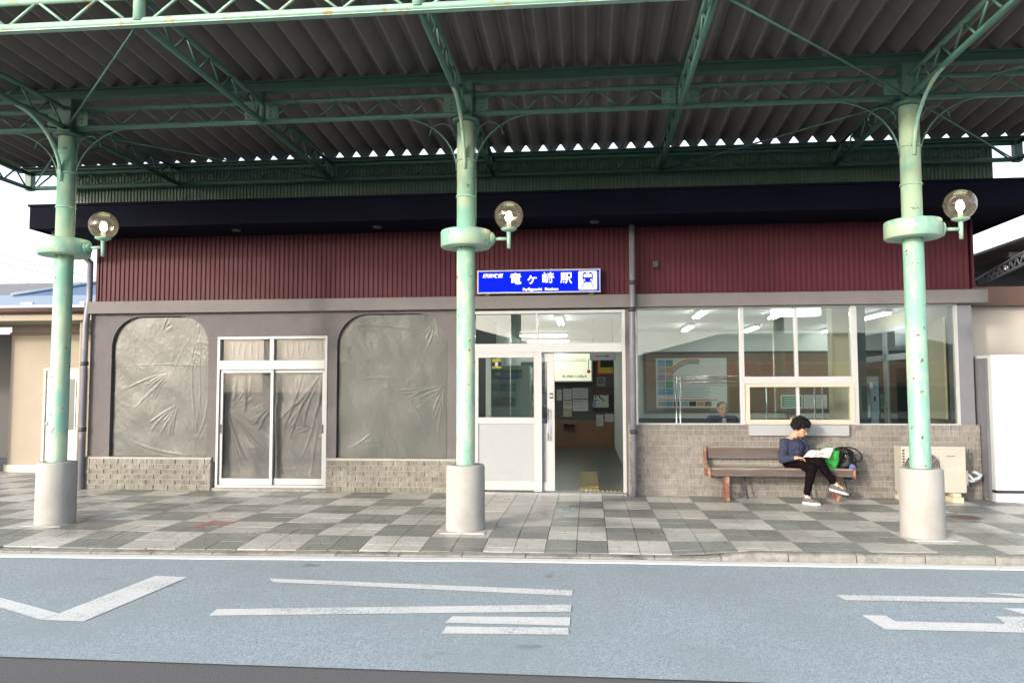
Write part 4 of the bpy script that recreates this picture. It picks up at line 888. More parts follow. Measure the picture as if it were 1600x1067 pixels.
# rails, vending machine, banner, wall air conditioner in the waiting room
hr = thing('handrail', 'chrome double rail with posts inside the waiting room window', 'handrail', (1.9, 1.5, 0))
for z in (1.60, 1.655, 1.69): MB().tube((1.38, 1.5, z), (2.55, 1.5, z), .012, 8).build('rail', M['steel'], hr)
for x in (1.40, 1.46): MB().tube((x, 1.5, .02), (x, 1.5, 1.69), .014, 8).build('post', M['steel'], hr)
hr = thing('handrail', 'thin steel posts behind the low sliding window', 'handrail', (3.2, 1.5, 0))
for x in (2.81, 3.55, 3.67): MB().tube((x, 1.5, .02), (x, 1.5, 1.60), .013, 8).build('post', M['steel'], hr)
MB().tube((2.81, 1.5, 1.60), (3.67, 1.5, 1.60), .012, 8).build('rail', M['steel'], hr)
vm = thing('vending_machine', 'dark vending machine inside, right of the dark green pillar', 'vending machine', (4.6, 3, 0))
MB().box(4.40, 4.95, 2.6, 3.3, .02, 1.85).build('cabinet', M['ink'], vm, .01); MB().box(4.44, 4.92, 2.59, 2.6, 1.05, 1.70).build('display', M['ink_grey'], vm)
for i in range(6): MB().lathe([(0, 1.45), (.03, 1.45), (.03, 1.58), (.015, 1.6), (0, 1.6)], 4.49+i*.075, 2.57, 10).build('drink_bottle', M[['pteal', 'red', 'pgreen', 'porange', 'paper', 'pblue'][i]], vm)
bn = thing('advert_post', 'narrow pale blue upright panel behind the window right of the vending machine', 'panel', (4.3, 1.0, 0)); MB().box(4.24, 4.34, 1.0, 1.03, .02, 1.50).build('panel_board', M['blue_roof'], bn); MB().box(4.275, 4.305, .995, 1.0, 1.30, 1.38).build('panel_mark', M['ink'], bn)
MB().box(4.2, 4.38, .93, 1.10, .018, .04).build('foot', M['steel'], bn)
wa = thing('wall_air_conditioner', 'white indoor air conditioner high on the end wall behind the right column', 'air conditioner', (5.1, 1.2, 2.2))
MB().box(4.98, 5.20, 1.2, 2.0, 2.18, 2.48).build('casing', M['alu'], wa, .02); MB().box(4.975, 5.05, 1.22, 1.98, 2.16, 2.18).build('air_flap', M['ink_grey'], wa)
bt = thing('wall_telephone', 'white wall socket box with a hanging cord on the dark green pillar', 'telephone', (3.98, .4, 1.05)); MB().box(3.965, 4.0, .36, .42, 1.08, 1.25).build('box', M['alu'], bt); MB().path([(4.0, .38, 1.12), (4.06, .38, 1.10), (4.07, .38, 1.03), (4.0, .38, .98)], .004, 6).build('cord', M['alu'], bt)

# ------------------------------------------------------------------ side buildings
an = thing('side_annex', 'beige single-storey annex with blue metal roof edge left of the station', 'building', (-10, 2.2, 0))
MB().box(-10.68, -8.0, 2.2, 2.35, .13, 2.75).build('wall', M['beige'], an); MB().box(-10.72, -8.0, 2.16, 2.36, -.08, .13).build('plinth', M['plinth'], an)
MB().box(-10.68, -8.0, 2.15, 2.2, 2.52, 2.56).build('wall_trim', M['brown'], an)
MB().box(-16, -10.68, 5.0, 5.1, 0, 2.75).box(-10.72, -10.66, 2.36, 5.0, 0, 2.75).build('shaded_recess_wall', M['ink'], an); MB().box(-11.0, -10.84, 1.9, 2.05, -.02, 2.75).build('post', M['beige'], an)  # passage walls near black, their shade is put into the colour
MB().tube((-8.77, 1.45, -.02), (-8.77, 1.45, 2.72), .035, 12).build('post', M['beige'], an)
MB().box(-16, -7.7, 1.32, 2.6, 2.70, 2.74).build('soffit', M['beige'], an); MB().box(-16, -7.7, 1.30, 1.32, 2.70, 2.86).build('eave_board', M['beige'], an)
MB().path([(-16, 1.25, 2.89), (-7.7, 1.25, 2.86)], .055, 12).build('gutter', M['brown'], an)
MB().prism([(1.24, 2.93), (1.24, 2.96), (2.6, 3.32), (2.6, 3.26)], 0, -16, -7.7).build('metal_roof_strip', M['blue_roof'], an)
r_ = random.Random(2)
for i in range(7): x = -15.4+i*1.1; MB().box(x, x+.22, 1.4, 1.44, 2.995, 3.03).build('snow_guard', M['alu'], an)
for i in range(8):
    y = 2.4+i*.34; z = 3.24+i*.085; MB().obox((-12.8, y+.19, z+.03), (5.2, .38, .02), Matrix.Rotation(math.atan(.25), 3, 'X')).build('roof_course', M['tile_roof'], an)
MB().add([(-10.9, 2.45, 3.28), (-8.0, 2.45, 3.28), (-8.0, 4.9, 4.0), (-9.6, 4.9, 4.0), (-10.9, 2.45, 3.24), (-8.0, 2.45, 3.24), (-8.0, 4.9, 3.96), (-9.6, 4.9, 3.96)], [(0, 1, 2, 3), (4, 7, 6, 5), (0, 4, 5, 1), (0, 3, 7, 4), (1, 5, 6, 2), (3, 2, 6, 7)]).build('hip_roof', M['blue_tarp'], an)
MB().tube((-10.9, 2.43, 3.30), (-9.6, 4.9, 4.03), .04, 8).build('hip_cap', M['blue_roof'], an)
dr = frame(-9.98, -9.19, .0, 1.90, .05, 2.14, 2.2).build('side_door', M['beige_r'], an); MB().box(-9.93, -9.24, 2.165, 2.195, 0, 1.85).build('door_leaf', M['white_box'], dr)
frame(-9.74, -9.34, .75, 1.72, .02, 2.15, 2.165).build('door_glazing_frame', M['alu'], dr); MB().box(-9.72, -9.36, 2.155, 2.164, .77, 1.70).build('pane', M['dark_green'], dr)
MB().ell((-9.87, 2.13, .88), (.03, .03, .03), 12, 8).build('handle', M['steel'], dr); 
for z in (.25, 1.65): MB().box(-9.235, -9.21, 2.12, 2.14, z, z+.12).build('hinge', M['ink'], dr)
st_ = thing('stone_stack', 'small stack of rough bricks beside the annex wall behind the left column', 'stack', (-8.5, .8, 0)) 
for i in range(4): MB().box(-8.58, -8.25, .78, .95, i*.075, i*.075+.062).build('brick', M['brick'], st_)

ar = thing('right_annex', 'pale wall building with brown trim behind the white cabinet at right', 'building', (7, .6, 0))
MB().box(5.36, 14, .7, .85, -.08, 2.68).build('wall', M['beige_r'], ar); MB().box(5.5, 14, .5, .72, 2.68, 2.95).build('fascia_board', M['brown'], ar)
MB().box(5.4, 14, .85, 6, 2.7, 2.95).build('flat_roof', M['brown'], ar)
cab = thing('white_cabinet', 'tall plain white cabinet standing at the right edge beside the station wall', 'cabinet', (6, -.1, 0))
MB().box(5.335, 6.7, -.30, .45, .15, 1.94).build('cabinet_body', M['white_box'], cab, .012); MB().box(5.36, 6.7, -.27, .42, .11, .15).build('plinth_gap', M['ink'], cab); MB().box(5.335, 6.7, -.29, .44, -.01, .11).build('base', M['white_box'], cab, .006)
MB().box(5.30, 5.335, -.20, .42, .02, 1.90).build('side_panel', M['stucco_blue'], cab)
# further canopy seen past the right corner
c2 = thing('far_canopy', 'distant pale green truss canopy with dark roof beyond the right corner', 'canopy', (8, 4, 0))
def truss_line(p0, p1, h, V, r, m, parent):
    p0, p1 = Vector(p0), Vector(p1); n = max(2, round((p1-p0).length/V)); up = Vector((0, 0, h))
    tr = MB().tube(p0, p1, r, 8).tube(p0+up, p1+up, r, 8).build('truss', m, parent)
    for i in range(n):
        a = p0+(p1-p0)*i/n; b = p0+(p1-p0)*(i+.5)/n; c = p0+(p1-p0)*(i+1)/n
        MB().tube(a, b+up, r*.6, 6).build('web_bar', m, tr); MB().tube(b+up, c, r*.6, 6).build('web_bar', m, tr)
truss_line((7.19, 4, 3.33), (6.5, .95, 3.36), .17, .30, .022, M['alu'], c2)  # white in place of green: the lit look is put into the truss colour
MB().box(6.6, 14, 4.6, 4.64, 2.9, 3.45).build('green_sheet', M['green_sheet'], c2)
for i in range(14): MB().box(6.5+i*.5, 6.98+i*.5, .9, 7.5, 3.72, 3.76).build('roof_sheet', M['roof'], c2)
for x, y in ((7.3, 4.2), (9.5, 4.2), (11.8, 4.2), (11.8, 1)): MB().tube((x, y, 2.9 if y > 2 else -.08), (x, y, 3.72), .05, 10).build('roof_post', M['green_light'], c2)
for i in range(3): MB().ell((6.95+.42*i, 2.4, 3.50), (.035, .035, .035), 10, 8).build('lamp_bulb', M['sign_white'], c2)
MB().box(6.75, 7.5, 1.9, 2.0, 3.60, 3.68).build('strip_lamp', M['alu'], c2)
# taxi office across the road, seen mirrored in the station windows
tx = thing('taxi_office', 'low taxi office across the road, brown sign band with Japanese lettering', 'building', (8, -31, 0))
MB().box(1.5, 22, -36, -30.9, -.08, 2.9).build('wall', M['beige_r'], tx); MB().box(1.3, 22.2, -30.9, -30.7, 1.75, 2.75).build('sign_band', mat('tan_sign_band', (.42, .26, .15), .7), tx)
text('関鉄県南タクシー', .8, (7.2, -30.69, 2.40), M['red'], tx, bold=.02, width=7, face='back'); text('0297-62-0181', .5, (6.5, -30.69, 1.95), M['red'], tx, bold=.01, width=4, face='back')
MB().prism([(1.2, 2.9), (22.3, 2.9), (16, 4.4), (7, 4.4)], 1, -36.2, -30.8).build('roof', M['tile_roof'], tx)
for i in range(5): MB().box(4+i*3.4, 6.4+i*3.4, -30.9, -30.86, .3, 1.6).build('window', M['dark_green'], tx)
hb = thing('house', 'pale two-storey house across the road mirrored in the glass', 'building', (-8, -37, 0)); MB().box(-14, -3, -42, -36, -.08, 4.0).build('wall', M['beige'], hb); MB().prism([(-14.5, 4.0), (-2.5, 4.0), (-8.5, 5.6)], 1, -42.3, -35.7).build('roof', M['tile_roof'], hb)
for x in (-12, -8.5, -5.5): MB().box(x, x+1.4, -36, -35.95, 1.0, 2.2).build('window', M['dark_green'], hb)
pl = thing('power_line', 'thin overhead wires against the sky at the far left', 'wires', (-24, 20, 6))
for i, (z0, z1) in enumerate(((8.6, 5.2), (8.2, 4.9), (7.5, 4.4))): MB().path([(-30+t_*14, 20+i, z0+(z1-z0)*t_-.6*t_*(1-t_)) for t_ in np.linspace(0, 1, 9)], .012, 5).build('wire', M['wire'], pl)

# ------------------------------------------------------------------ bench
be = thing('bench', 'worn wooden bench with peeling red and grey paint against the brick wall', 'bench', (2.5, -.3, 0))
def plank(x0, x1, y0, y1, z0, z1, m, name='plank', seed=0):
    n = 14; mb = MB(); r = random.Random(seed); P = []
    for i in range(n+1):
        x = x0+(x1-x0)*i/n; j = lambda: r.uniform(-.003, .003)
        P += [(x, y0+j(), z0+j()), (x, y1, z0+j()), (x, y1, z1+j()), (x, y0+j(), z1+j())]
    mb.add(P, [(i*4+k, i*4+(k+1) % 4, (i+1)*4+(k+1) % 4, (i+1)*4+k) for i in range(n) for k in range(4)]+[(0, 1, 2, 3), (4*n+3, 4*n+2, 4*n+1, 4*n)])
    return mb.build(name, m, be, .004)
plank(1.635, 3.46, -.125, -.095, .53, .675, M['bench_wood'], 'back_plank', 1)
plank(1.63, 3.46, -.50, -.345, .405, .435, M['bench_seat'], 'seat_plank', 3); plank(1.63, 3.46, -.335, -.18, .405, .435, M['bench_seat'], 'seat_plank', 4)
plank(1.625, 3.465, -.515, -.485, .33, .42, M['bench_wood'], 'front_rail', 2)
for x in (1.60, 3.475): MB().prism([(-.52, .31), (-.10, .31), (-.075, .70), (-.14, .70), (-.20, .47), (-.52, .45)], 0, x-.018, x+.018).build('end_bracket', M['bench_red'], be, .004)
for x in (1.84, 3.28):
    MB().box(x-.028, x+.028, -.47, -.40, 0, .405).build('leg', M['bench_red'], be, .004); MB().box(x-.02, x+.02, -.22, -.17, 0, .405).build('leg', M['bench_red'], be, .004)
    MB().box(x-.02, x+.02, -.40, -.22, .10, .14).build('stretcher', M['bench_red'], be, .003)
MB().path([(2.10, -.16, .405), (2.15, -.24, 0)], .013, 8).build('iron_strut', M['dark_metal'], be); MB().path([(2.98, -.16, .405), (3.0, -.22, 0)], .010, 8).build('iron_strut', M['dark_metal'], be)

# ------------------------------------------------------------------ outdoor air conditioner
ac = thing('outdoor_air_conditioner', 'ivory outdoor air conditioner unit standing behind the rightmost column', 'air conditioner', (4.5, -.25, 0))
AX0, AX1, AY0, AY1 = 4.12, 4.92, -.40, -.12
MB().box(AX0, AX1, AY0+.012, AY1, .12, .72).build('casing', M['ac'], ac, .012)
MB().box(AX0-.004, AX1+.004, AY0+.004, AY1+.004, .695, .73).build('top_cover', M['ac'], ac, .008)
MB().box(4.60, AX1+.002, AY0, AY0+.03, .13, .70).build('service_panel', M['ac'], ac, .006)
fcx, fcz = 4.385, .41
MB().prism([(fcx+.245*math.cos(a), fcz+.245*math.sin(a)) for a in np.linspace(0, 2*PI, 40, endpoint=False)], 1, AY0+.008, AY0+.013).build('fan_opening', M['ink'], ac)
fb = MB()
for k in range(5): a = k*2*PI/5; fb.ell((fcx+.12*math.cos(a), AY0+.006, fcz+.12*math.sin(a)), (.10, .004, .045), 10, 6, Matrix.Rotation(-a, 3, 'Y'))
fb.build('fan', M['ink_grey'], ac)
gr = MB()
for r in np.arange(.03, .26, .028): gr.path([(fcx+r*math.cos(a), AY0-.004, fcz+r*math.sin(a)) for a in np.linspace(0, 2*PI, 33)], .003, 4, caps=False)
for k in range(8): a = k*PI/4; gr.tube((fcx, AY0-.006, fcz), (fcx+.255*math.cos(a), AY0-.006, fcz+.255*math.sin(a)), .004, 4)
gr.build('fan_guard', M['ac'], ac)
for k in range(14): MB().box(AX0+.006, AX0+.035, AY0+.006, AY0+.0125, .17+k*.038, .192+k*.038).build('side_slot', M['ink'], ac)
for i in range(8): MB().box(4.68+i*.014, 4.69+i*.014, AY0-.0015, AY0, .60, .608+.004*(i % 2)).build('badge_mark', M['ink'], ac)
for x in (4.20, 4.80): MB().box(x-.07, x+.07, AY0-.03, AY1+.03, 0, .07).box(x-.05, x+.05, AY0, AY1, .07, .12).build('foot_block', M['cream'], ac, .006)
MB().box(AX1, AX1+.045, -.36, -.16, .22, .42).build('valve_cover', M['ac'], ac, .01)
MB().path([(AX1+.03, -.25, .37), (AX1+.10, -.25, .34), (AX1+.16, -.22, .28), (AX1+.25, -.18, .29), (AX1+.30, -.15, .33), (AX1+.27, -.06, .36), (AX1+.2, -.0, .36)], .024, 10).path([(AX1+.03, -.26, .31), (AX1+.12, -.26, .26), (AX1+.2, -.22, .27)], .016, 8).build('pipe_wrap', M['white_box'], ac)
# ------------------------------------------------------------------ people
def blob(prims, name, m, parent, vox=.006, sm=4, wr=0, wf=12, seed=0, deci=0):
    mb = MB()
    for p in prims:
        if p[0] == 'c':
            a, ra, b, rb = Vector(p[1]), p[2], Vector(p[3]), p[4]
            mb.path([a, b], [ra, rb], 14); mb.ell(a, ra, 14, 10); mb.ell(b, rb, 14, 10)
        else: mb.ell(p[1], p[2], 18, 12, p[3] if len(p) > 3 else None)
    o = mb.build('tmp', m)
    r = o.modifiers.new('r', 'REMESH'); r.mode = 'VOXEL'; r.voxel_size = vox; r.use_smooth_shade = True
    s = o.modifiers.new('s', 'SMOOTH'); s.factor = .5; s.iterations = sm
    bpy.context.view_layer.update()
    me = bpy.data.meshes.new_from_object(o.evaluated_get(bpy.context.evaluated_depsgraph_get())); me.name = name
    off = world_loc(parent); bpy.data.objects.remove(o)
    co = np.empty(len(me.vertices)*3); me.vertices.foreach_get('co', co); co = co.reshape(-1, 3)
    if wr:
        no = np.empty(len(me.vertices)*3); me.vertices.foreach_get('normal', no); no = no.reshape(-1, 3)
        d = np.array([noise.noise(Vector((c[0]*wf, c[1]*wf, c[2]*wf*1.8+seed)))+.5*noise.noise(Vector((c[0]*wf*2.5, c[1]*wf*2.5, c[2]*wf*3+seed))) for c in co]); co = co+no*(d*wr)[:, None]
    co = co-np.array(off); me.vertices.foreach_set('co', co.ravel())
    me.materials.clear(); me.materials.append(m); me.update()
    me.polygons.foreach_set('use_smooth', [True]*len(me.polygons))
    o = bpy.data.objects.new(name, me); COL.objects.link(o); o.parent = parent; return o
def frame3(fwd, up):
    f = Vector(fwd).normalized(); u = Vector(up); r = f.cross(u).normalized(); u = r.cross(f).normalized()
    return Matrix((r, f, u)).transposed()       # local x = person's right, y = forward, z = up
def head_prims(c, R, s=1):
    c = Vector(c); P = lambda x, y, z: c+R@Vector((x*s, y*s, z*s)); e = lambda x, y, z, a, b, d: ('e', P(x, y, z), (a*s, b*s, d*s), R)
    return [e(0, -.012, .032, .074, .092, .082), e(0, .022, -.02, .062, .07, .075), e(0, .038, -.066, .043, .048, .042),
            ('c', P(0, .088, .012), .009*s, P(0, .108, -.022), .013*s), e(.075, -.008, -.01, .010, .020, .030), e(-.075, -.008, -.01, .010, .020, .030),
            e(0, .082, -.053, .024, .012, .010), e(.03, .072, .035, .026, .014, .010), e(-.03, .072, .035, .026, .014, .010)]
def face_bits(c, R, parent, s=1, mask=False):
    c = Vector(c); P = lambda x, y, z: c+R@Vector((x*s, y*s, z*s))
    for sx in (-1, 1):
        MB().ell(P(.03*sx, .086, .012), (.011*s, .005*s, .006*s), 10, 6, R).build('eye', M['ink'], parent)
        MB().ell(P(.031*sx, .090, .034), (.018*s, .005*s, .0035*s), 10, 6, R).build('eyebrow', M['hair'], parent)
    if not mask: MB().ell(P(0, .092, -.055), (.020*s, .005*s, .0045*s), 10, 6, R).build('mouth', mat_lip, parent)
mat_lip = mat('lips', (.40, .16, .14), .5)
def hand_prims(w, d, palm_n, s=1, curl=.5, side=1):
    # w wrist, d direction of the hand, palm_n palm normal; four unequal curled fingers and a thumb from the side of the palm
    d = Vector(d).normalized(); n = Vector(palm_n); n = (n-d*n.dot(d)).normalized(); t = d.cross(n)*side; w = Vector(w); out = []
    out += [('c', w, .024*s, w+d*.03*s, .024*s)]
    for k, L_ in enumerate((.062, .070, .066, .052)):
        off = t*(k-1.5)*.0195*s; a = w+d*.035*s+off*.7; b = w+d*.082*s+off
        out.append(('c', a, .0125*s, b, .0105*s))
        c1 = b+(d*math.cos(curl)+n*math.sin(curl))*L_*.5*s; c2 = c1+(d*math.cos(curl*2.2)+n*math.sin(curl*2.2))*L_*.45*s
        out += [('c', b, .009*s, c1, .0082*s), ('c', c1, .0082*s, c2, .0068*s)]
    a = w+d*.025*s-t*.026*s; b = a+(d*.55-t*.6+n*.35).normalized()*.036*s; c = b+(d*.8-t*.1+n*.5).normalized()*.03*s
    return out+[('c', a, .014*s, b, .011*s), ('c', b, .0105*s, c, .008*s)]
# --- reader on the bench
f2 = Vector((.45, -.89, 0)); rd = thing('person', 'person with curly black hair and glasses sitting cross-legged on the bench reading a newspaper', 'person', (2.76, -.33, 0))
hc = Vector((2.825, -.42, .965)); HR = frame3((.55, -.66, -.52), (.25, -.42, .86))
nb_, sR, sL = Vector((2.745, -.335, .835)), Vector((2.615, -.395, .775)), Vector((2.875, -.275, .775))
eR, wR = Vector((2.565, -.47, .555)), Vector((2.70, -.585, .585)); eL, wL = Vector((2.955, -.33, .56)), Vector((3.02, -.50, .575))
hipR, hipL = Vector((2.68, -.35, .505)), Vector((2.83, -.31, .50)); kR, aR = Vector((2.985, -.655, .535)), Vector((3.185, -.64, .255)); kL, aL = Vector((2.875, -.70, .455)), Vector((2.815, -.665, .10))
pel, chest = Vector((2.755, -.31, .53)), Vector((2.75, -.335, .70))
body = head_prims(hc, HR)+[('c', nb_, .050, hc+HR@Vector((0, -.02, -.05)), .048), ('c', nb_, .052, chest, .10), ('c', chest, .11, pel, .10), ('c', sR, .045, eR, .036), ('c', eR, .034, wR, .023), ('c', sL, .045, eL, .036), ('c', eL, .034, wL, .023),
   ('c', hipR, .075, kR, .050), ('c', kR, .047, aR, .028), ('c', hipL, .075, kL, .050), ('c', kL, .047, aL, .028), ('c', nb_, .045, sR, .04), ('c', nb_, .045, sL, .04),
   ('c', aR, .026, aR+Vector((.08, -.02, -.055)), .018), ('c', aL, .026, aL+Vector((.05, -.06, -.055)), .018)]
body += hand_prims(wR, (.85, -.3, .05), (.1, -.1, -1), curl=.55, side=-1)+hand_prims(wL, (.1, -.8, .25), (-.2, .2, 1), curl=.6)
blob(body, 'body', M['skin'], rd, .0042, 3)
blob([('c', nb_+Vector((0, 0, -.035)), .062, chest, .125), ('c', chest, .135, pel+Vector((0, 0, .0)), .13), ('c', chest+Vector((-.06, -.03, .0)), .10, pel+Vector((-.05, -.03, 0)), .11), ('c', chest+Vector((.06, .02, 0)), .10, pel+Vector((.05, .02, 0)), .11),
      ('c', nb_+Vector((0, 0, -.045)), .055, sR, .062), ('c', nb_+Vector((0, 0, -.045)), .055, sL, .062), ('c', sR, .064, eR, .056), ('c', eR, .055, wR+(eR-wR)*.18, .038), ('c', sL, .064, eL, .054), ('c', eL, .052, wL+(eL-wL)*.15, .038)], 'sweater', M['sweater'], rd, .0055, 3, wr=.015, wf=12)
blob([('e', pel+Vector((.01, -.03, -.035)), (.155, .12, .085)), ('c', hipR, .090, kR, .068), ('c', kR, .066, aR+(kR-aR)*.16, .046), ('c', hipL, .090, kL, .068), ('c', kL, .064, aL+(kL-aL)*.10, .044)], 'trousers', M['print_tr'], rd, .0055, 4, wr=.012, wf=13, seed=4)
def shoe(a, toe, parent, s=1):
    d = (Vector(toe)-Vector(a)).normalized(); u = Vector((0, 0, 1)); u = (u-d*u.dot(d)).normalized(); r = d.cross(u); R = Matrix((d, r, u)).transposed(); a = Vector(a)
    P = lambda x, y, z: a+R@Vector((x*s, y*s, z*s))
    blob([('e', P(-.008, 0, -.030), (.050*s, .037*s, .046*s), R), ('e', P(.03, 0, -.040), (.060*s, .036*s, .038*s), R), ('e', P(.06, 0, -.05), (.075*s, .036*s, .030*s), R), ('e', P(.12, 0, -.056), (.060*s, .040*s, .024*s), R)], 'shoe', M['shoe'], parent, .005, 3)
    so = MB(); pts = [(-.058, -.0), (-.045, .034), (.02, .036), (.09, .045), (.15, .040), (.185, .0), (.15, -.040), (.09, -.045), (.02, -.036), (-.045, -.034)]
    vs = [P(x, y, z) for z in (-.092, -.066) for x, y in pts]; n = len(pts); so.add(vs, [tuple(range(n)), tuple(range(2*n-1, n-1, -1))]+[(i, (i+1) % n, (i+1) % n+n, i+n) for i in range(n)]); so.build('shoe_sole', M['sole'], parent, .006)
shoe(aR+Vector((.0, 0, -.005)), aR+Vector((.20, -.04, -.06)), rd); shoe(aL+Vector((0, 0, -.008)), aL+Vector((.14, -.13, -.008)), rd)
blob([('c', aR+(kR-aR)*.15, .031, aR+Vector((.01, 0, -.02)), .033)], 'sock', M['sock'], rd, .005, 2); blob([('c', aL+(kL-aL)*.10, .031, aL+Vector((0, 0, -.02)), .033)], 'sock', M['sock'], rd, .005, 2)
def curls(c, R, n, rad, seed, rmin=.014, rmax=.026, front=.03, low=-.03):
    r = random.Random(seed); out = [('e', c+R@Vector((0, -.022, .045)), (.082, .095, .080), R)]
    while len(out) < n:
        v = Vector((r.gauss(0, 1), r.gauss(0, 1), r.gauss(0, 1))).normalized()
        p_ = Vector((v.x*.092*r.uniform(.93, 1.13), v.y*.106*r.uniform(.95, 1.1)-.018, v.z*.10*r.uniform(.95, 1.15)+.034))
        if p_.z < low or (p_.y > front and p_.z < .07): continue
        if abs(p_.x) > .05 and p_.z < .0 and p_.y > -.03: continue
        out.append(('e', c+R@p_, (r.uniform(rmin, rmax),)*3))
    return out
blob(curls(hc, HR, 260, .02, 3, .010, .030), 'hair', M['hair'], rd, .0040, 0, wr=.008, wf=70)
face_bits(hc, HR, rd)
g = MB(); P = lambda x, y, z: hc+HR@Vector((x, y, z))
for sx in (-1, 1):
    g.path([P(.032*sx+.021*math.cos(a), .100, .008+.017*math.sin(a)) for a in np.linspace(0, 2*PI, 17)], .0022, 6, caps=False); g.tube(P(.053*sx, .100, .012), P(.079*sx, .0, .012), .002, 6)
g.tube(P(-.011, .102, .012), P(.011, .102, .012), .002, 6); g.build('glasses', M['ink'], rd)
# newspaper
nw = thing('newspaper', 'open newspaper held over the reader\'s lap', 'newspaper', (2.98, -.52, .6))
def leaf(c00, c10, c11, c01, bulge, name='page'):
    n = 12; mb = MB(); vs = []; A, B, C_, D = map(Vector, (c00, c10, c11, c01))
    for side in (0, -.0012):
        for j in range(n+1):
            for i in range(n+1):
                u, v = i/n, j/n; q = (A*(1-u)+B*u)*(1-v)+(D*(1-u)+C_*u)*v; vs.append(q+Vector((0, 0, bulge*math.sin(u*PI)*(.6+.4*v)+.004*math.sin(u*9+v*5)+side)))
    m1 = (n+1)*(n+1); fs = []
    for j in range(n):
        for i in range(n): a = j*(n+1)+i; fs += [(a, a+1, a+n+2, a+n+1), (a+m1, a+n+1+m1, a+n+2+m1, a+1+m1)]
    mb.uv = True; mb.add(vs, fs, True); o = mb.build(name, M['news'], nw); me = o.data; uvl = me.uv_layers.new(name='UVMap')
    for l in me.loops: k_ = l.vertex_index % m1; uvl.data[l.index].uv = ((k_ % (n+1))/n, (k_//(n+1))/n*.8)
leaf((2.79, -.63, .595), (2.965, -.66, .60), (3.045, -.47, .675), (2.90, -.46, .665), .012); leaf((2.967, -.66, .60), (3.115, -.64, .585), (3.235, -.45, .705), (3.047, -.47, .675), .02)
# bags
def shaped_bag(c, prof, depth, name, m, parent, wr, seed, wf=16, n=4):
    # prof: (z, half width, x shift); rounded box-like sections, puffed out and creased
    mb = MB(); vs = []; K = 28
    for z, hw, xs in prof:
        for k in range(K):
            a = 2*PI*k/K; ca, sa = math.cos(a), math.sin(a); e = 2/n
            vs.append((c[0]+xs+hw*math.copysign(abs(ca)**e, ca), c[1]+depth*(.6+.4*min(1, hw/.1))*math.copysign(abs(sa)**e, sa), z))
    L_ = len(prof); mb.add(vs, [(i*K+k, i*K+(k+1) % K, (i+1)*K+(k+1) % K, (i+1)*K+k) for i in range(L_-1) for k in range(K)]+[tuple(range(K-1, -1, -1)), tuple(range((L_-1)*K, L_*K))], True)
    o = mb.build(name, m, parent); s = o.modifiers.new('s', 'SUBSURF'); s.levels = 2; s.render_levels = 2
    bpy.context.view_layer.update(); me = bpy.data.meshes.new_from_object(o.evaluated_get(bpy.context.evaluated_depsgraph_get())); o.modifiers.clear(); o.data = me; me.name = name
    for v in me.vertices:
        q = v.co; v.co = q+v.normal*wr*(noise.noise(Vector((q.x*wf+seed, q.y*wf, q.z*wf*.6)))+.5*noise.noise(Vector((q.x*wf*3+seed, q.y*wf*3, q.z*wf*2))))
    me.polygons.foreach_set('use_smooth', [True]*len(me.polygons)); return o
gb = thing('green_bag', 'bright green soft bag on the bench right beside the reader', 'bag', (3.19, -.36, .435))
shaped_bag((3.19, -.40), [(.37, .035, .0), (.40, .065, .0), (.46, .085, .003), (.54, .105, .006), (.61, .112, .012), (.655, .108, .016), (.675, .095, .016)], .075, 'bag_body', M['green_bag'], gb, .014, 3)
MB().path([(3.12, -.40, .66), (3.14, -.41, .705), (3.20, -.40, .72), (3.26, -.39, .70), (3.27, -.38, .66)], .008, 8).build('bag_handle', M['green_bag'], gb)
bb = thing('black_bag', 'black shoulder bag with a looped strap at the right end of the bench', 'bag', (3.4, -.3, .435))
shaped_bag((3.405, -.32), [(.436, .13, .0), (.45, .145, .0), (.52, .145, .0), (.60, .125, -.01), (.66, .10, -.02), (.69, .07, -.03), (.70, .04, -.03)], .10, 'bag_body', M['black_bag'], bb, .03, 8)
shaped_bag((3.44, -.42), [(.30, .05, 0), (.32, .085, 0), (.38, .09, 0), (.44, .08, 0), (.47, .05, 0)], .05, 'bag_pocket', M['black_bag'], bb, .02, 5)
shaped_bag((3.46, -.47), [(.41, .03, 0), (.43, .045, 0), (.48, .04, 0), (.50, .02, 0)], .018, 'print_pouch', M['bag_blue'], bb, .008, 2)
MB().path([(3.36, -.36, .69), (3.44, -.38, .715), (3.54, -.38, .69), (3.61, -.38, .62), (3.62, -.38, .56), (3.57, -.38, .525), (3.49, -.37, .55), (3.45, -.37, .60)], .010, 8).path([(3.32, -.38, .68), (3.30, -.40, .60), (3.36, -.43, .54), (3.42, -.42, .60)], .008, 8).build('strap', M['black_bag'], bb)
MB().path([(3.40+.018*math.cos(a), -.435, .60+.018*math.sin(a)) for a in np.linspace(0, 2*PI, 14)], .003, 6).build('metal_ring', M['steel'], bb)
MB().path([(3.34, -.42, .44), (3.36, -.50, .40), (3.34, -.50, .30), (3.37, -.49, .20), (3.39, -.47, .06)], .006, 6).build('loose_strap', M['black_bag'], bb)
